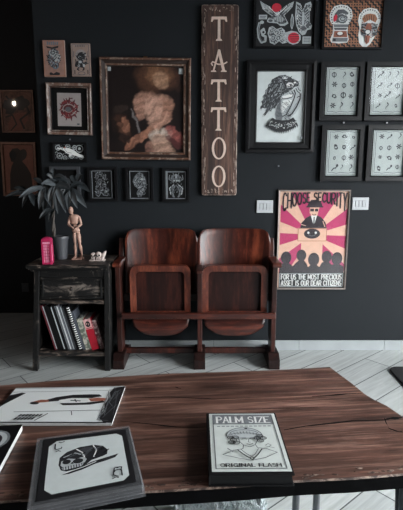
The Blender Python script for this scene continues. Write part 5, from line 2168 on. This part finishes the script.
# ------------------------------------------------------------------ floor things
def floor_mat_thing():
    x0, x1, y0, y1, r = 1.188, 1.78, 1.95, 2.768, .06
    pts = []
    for (cx, cy, a0) in ((x1 - r, y0 + r, -90), (x1 - r, y1 - r, 0), (x0 + r, y1 - r, 90), (x0 + r, y0 + r, 180)):
        pts += [(cx + r * math.cos(R(a0 + k * 15)) - 1.48, cy + r * math.sin(R(a0 + k * 15)) - 2.36) for k in range(7)]
    mb = MB()
    sc = lambda p, k: (p[0] * k, p[1] * k)
    mb.hexa([(*p, 0) for p in pts], [(*p, .014) for p in pts], 'rubber')
    tag(mb.build('floor_mat', loc=(1.48, 2.36, 0), bevel=.004), 'black floor mat with rounded corner on the pale floor at right', 'mat')


floor_mat_thing()


def rug():
    root = thing('shaggy_rug', 'pale shaggy fur rug on the floor under the table front', 'rug', (.09, 1.30, 0), (0, 0, R(5)))
    w, h = .34, .50
    mb = MB(); mb.box(-w / 2, w / 2, -h / 2, h / 2, 0, .008, 'fur'); mb.build('backing', root)
    rr = random.Random(2)
    mb = MB()
    for i in range(5200):
        x_, y_ = rr.uniform(-w / 2, w / 2), rr.uniform(-h / 2, h / 2)
        L_ = rr.uniform(.018, .036)
        a, b = rr.gauss(0, .012), rr.gauss(0, .012)
        r = .0028
        q = rr.uniform(0, 6)
        base = [(x_ + r * math.cos(q + k * 2.09), y_ + r * math.sin(q + k * 2.09), .007) for k in range(3)]
        m_ = [(x_ + a * .4 + r * .7 * math.cos(q + k * 2.09), y_ + b * .4 + r * .7 * math.sin(q + k * 2.09), .007 + L_ * .6) for k in range(3)]
        tip = (x_ + a, y_ + b, .007 + L_)
        mb.add(base + m_ + [tip], [(0, 1, 4, 3), (1, 2, 5, 4), (2, 0, 3, 5), (3, 4, 6), (4, 5, 6), (5, 3, 6)], 'fur')
    o = mb.build('pile', root)
    o['kind'] = 'stuff'


rug()


# ------------------------------------------------------------------ lamp seen in the glass of the recess picture
def pendant():
    d = ray(14, 103.5)
    t = (YR - .016) / d.y
    hit = Vector((d.x * t, YR - .016, CAM_H + d.z * t))
    yl = 1.2
    k = (YR - .016 - yl) / d.y
    p = Vector((hit.x + d.x * k, yl, hit.z + d.z * k))
    root = thing('pendant_lamp', 'hanging clear globe bulb with glowing core on a dark cord', 'lamp', (p.x, p.y, ZC))
    zr = p.z - ZC
    mb = MB(); mb.tube([(0, 0, 0), (0, 0, zr + .11)], .004, 'black', 8); mb.build('cord', root)
    mb = MB(); mb.lathe([(.05, -.02), (.05, -.004), (.04, 0)], (0, 0, 0), 'black', 16); mb.build('ceiling_rose', root)
    mb = MB(); mb.lathe([(.018, 0), (.02, .01), (.02, .05), (.01, .06)], (0, 0, zr + .055), 'brass', 16); mb.build('socket', root, smooth=True)
    mb = MB(); mb.ball((0, 0, zr), .06, .06, .06, 'glass', 20, 14); mb.build('globe', root, smooth=True)
    mb = MB(); mb.ball((0, 0, zr), .016, .016, .03, 'bulb_glow', 12, 8); mb.build('filament', root, smooth=True)


pendant()

# ------------------------------------------------------------------ light: overcast sky through the windows
SKY = 25.0
W = bpy.data.worlds.new('sky')
S.world = W
W.use_nodes = True
nt = W.node_tree
bg = nt.nodes['Background']
tc = N(nt, 'ShaderNodeTexCoord')
sx = N(nt, 'ShaderNodeSeparateXYZ')
nt.links.new(tc.outputs['Generated'], sx.inputs[0])
rp = N(nt, 'ShaderNodeValToRGB')
e = rp.color_ramp.elements
e[0].position, e[0].color = 0.42, (.16, .17, .18, 1)
e[1].position, e[1].color = 0.56, (.95, .985, 1.0, 1)
mr = N(nt, 'ShaderNodeMapRange')
mr.inputs['From Min'].default_value = -1
mr.inputs['From Max'].default_value = 1
nt.links.new(sx.outputs['Z'], mr.inputs['Value'])
nt.links.new(mr.outputs[0], rp.inputs['Fac'])
nt.links.new(rp.outputs['Color'], bg.inputs['Color'])
bg.inputs['Strength'].default_value = SKY
for (a, b, c, d) in WINS:
    l = bpy.data.lights.new('window_daylight', 'AREA')
    l.shape = 'RECTANGLE'
    l.size, l.size_y = b - a, d - c
    l.cycles.is_portal = True
    o = bpy.data.objects.new('window_daylight', l)
    COL.objects.link(o)
    o.location = (XR + T + .01, (a + b) / 2, (c + d) / 2)
    o.rotation_euler = Matrix(((0, 0, 1), (1, 0, 0), (0, 1, 0))).to_euler()

# ------------------------------------------------------------------ camera
cam = bpy.data.cameras.new('camera')
cam.sensor_fit = 'HORIZONTAL'
cam.sensor_width = 36
cam.lens = 36 * FPX / 403
cam.clip_start = .05
co = bpy.data.objects.new('camera', cam)
COL.objects.link(co)
co.location = (0, 0, CAM_H)
co.rotation_euler = (PI / 2 - PITCH, 0, 0)
S.camera = co

S.view_settings.view_transform = 'Standard'
S.view_settings.look = 'None'
S.view_settings.exposure = 0.0
S.view_settings.gamma = 1.0
S.view_settings.use_curve_mapping = False
S.cycles.use_denoising = True
S.cycles.max_bounces = 8
S.cycles.diffuse_bounces = 4
S.cycles.transparent_max_bounces = 24
S.cycles.sample_clamp_indirect = 8
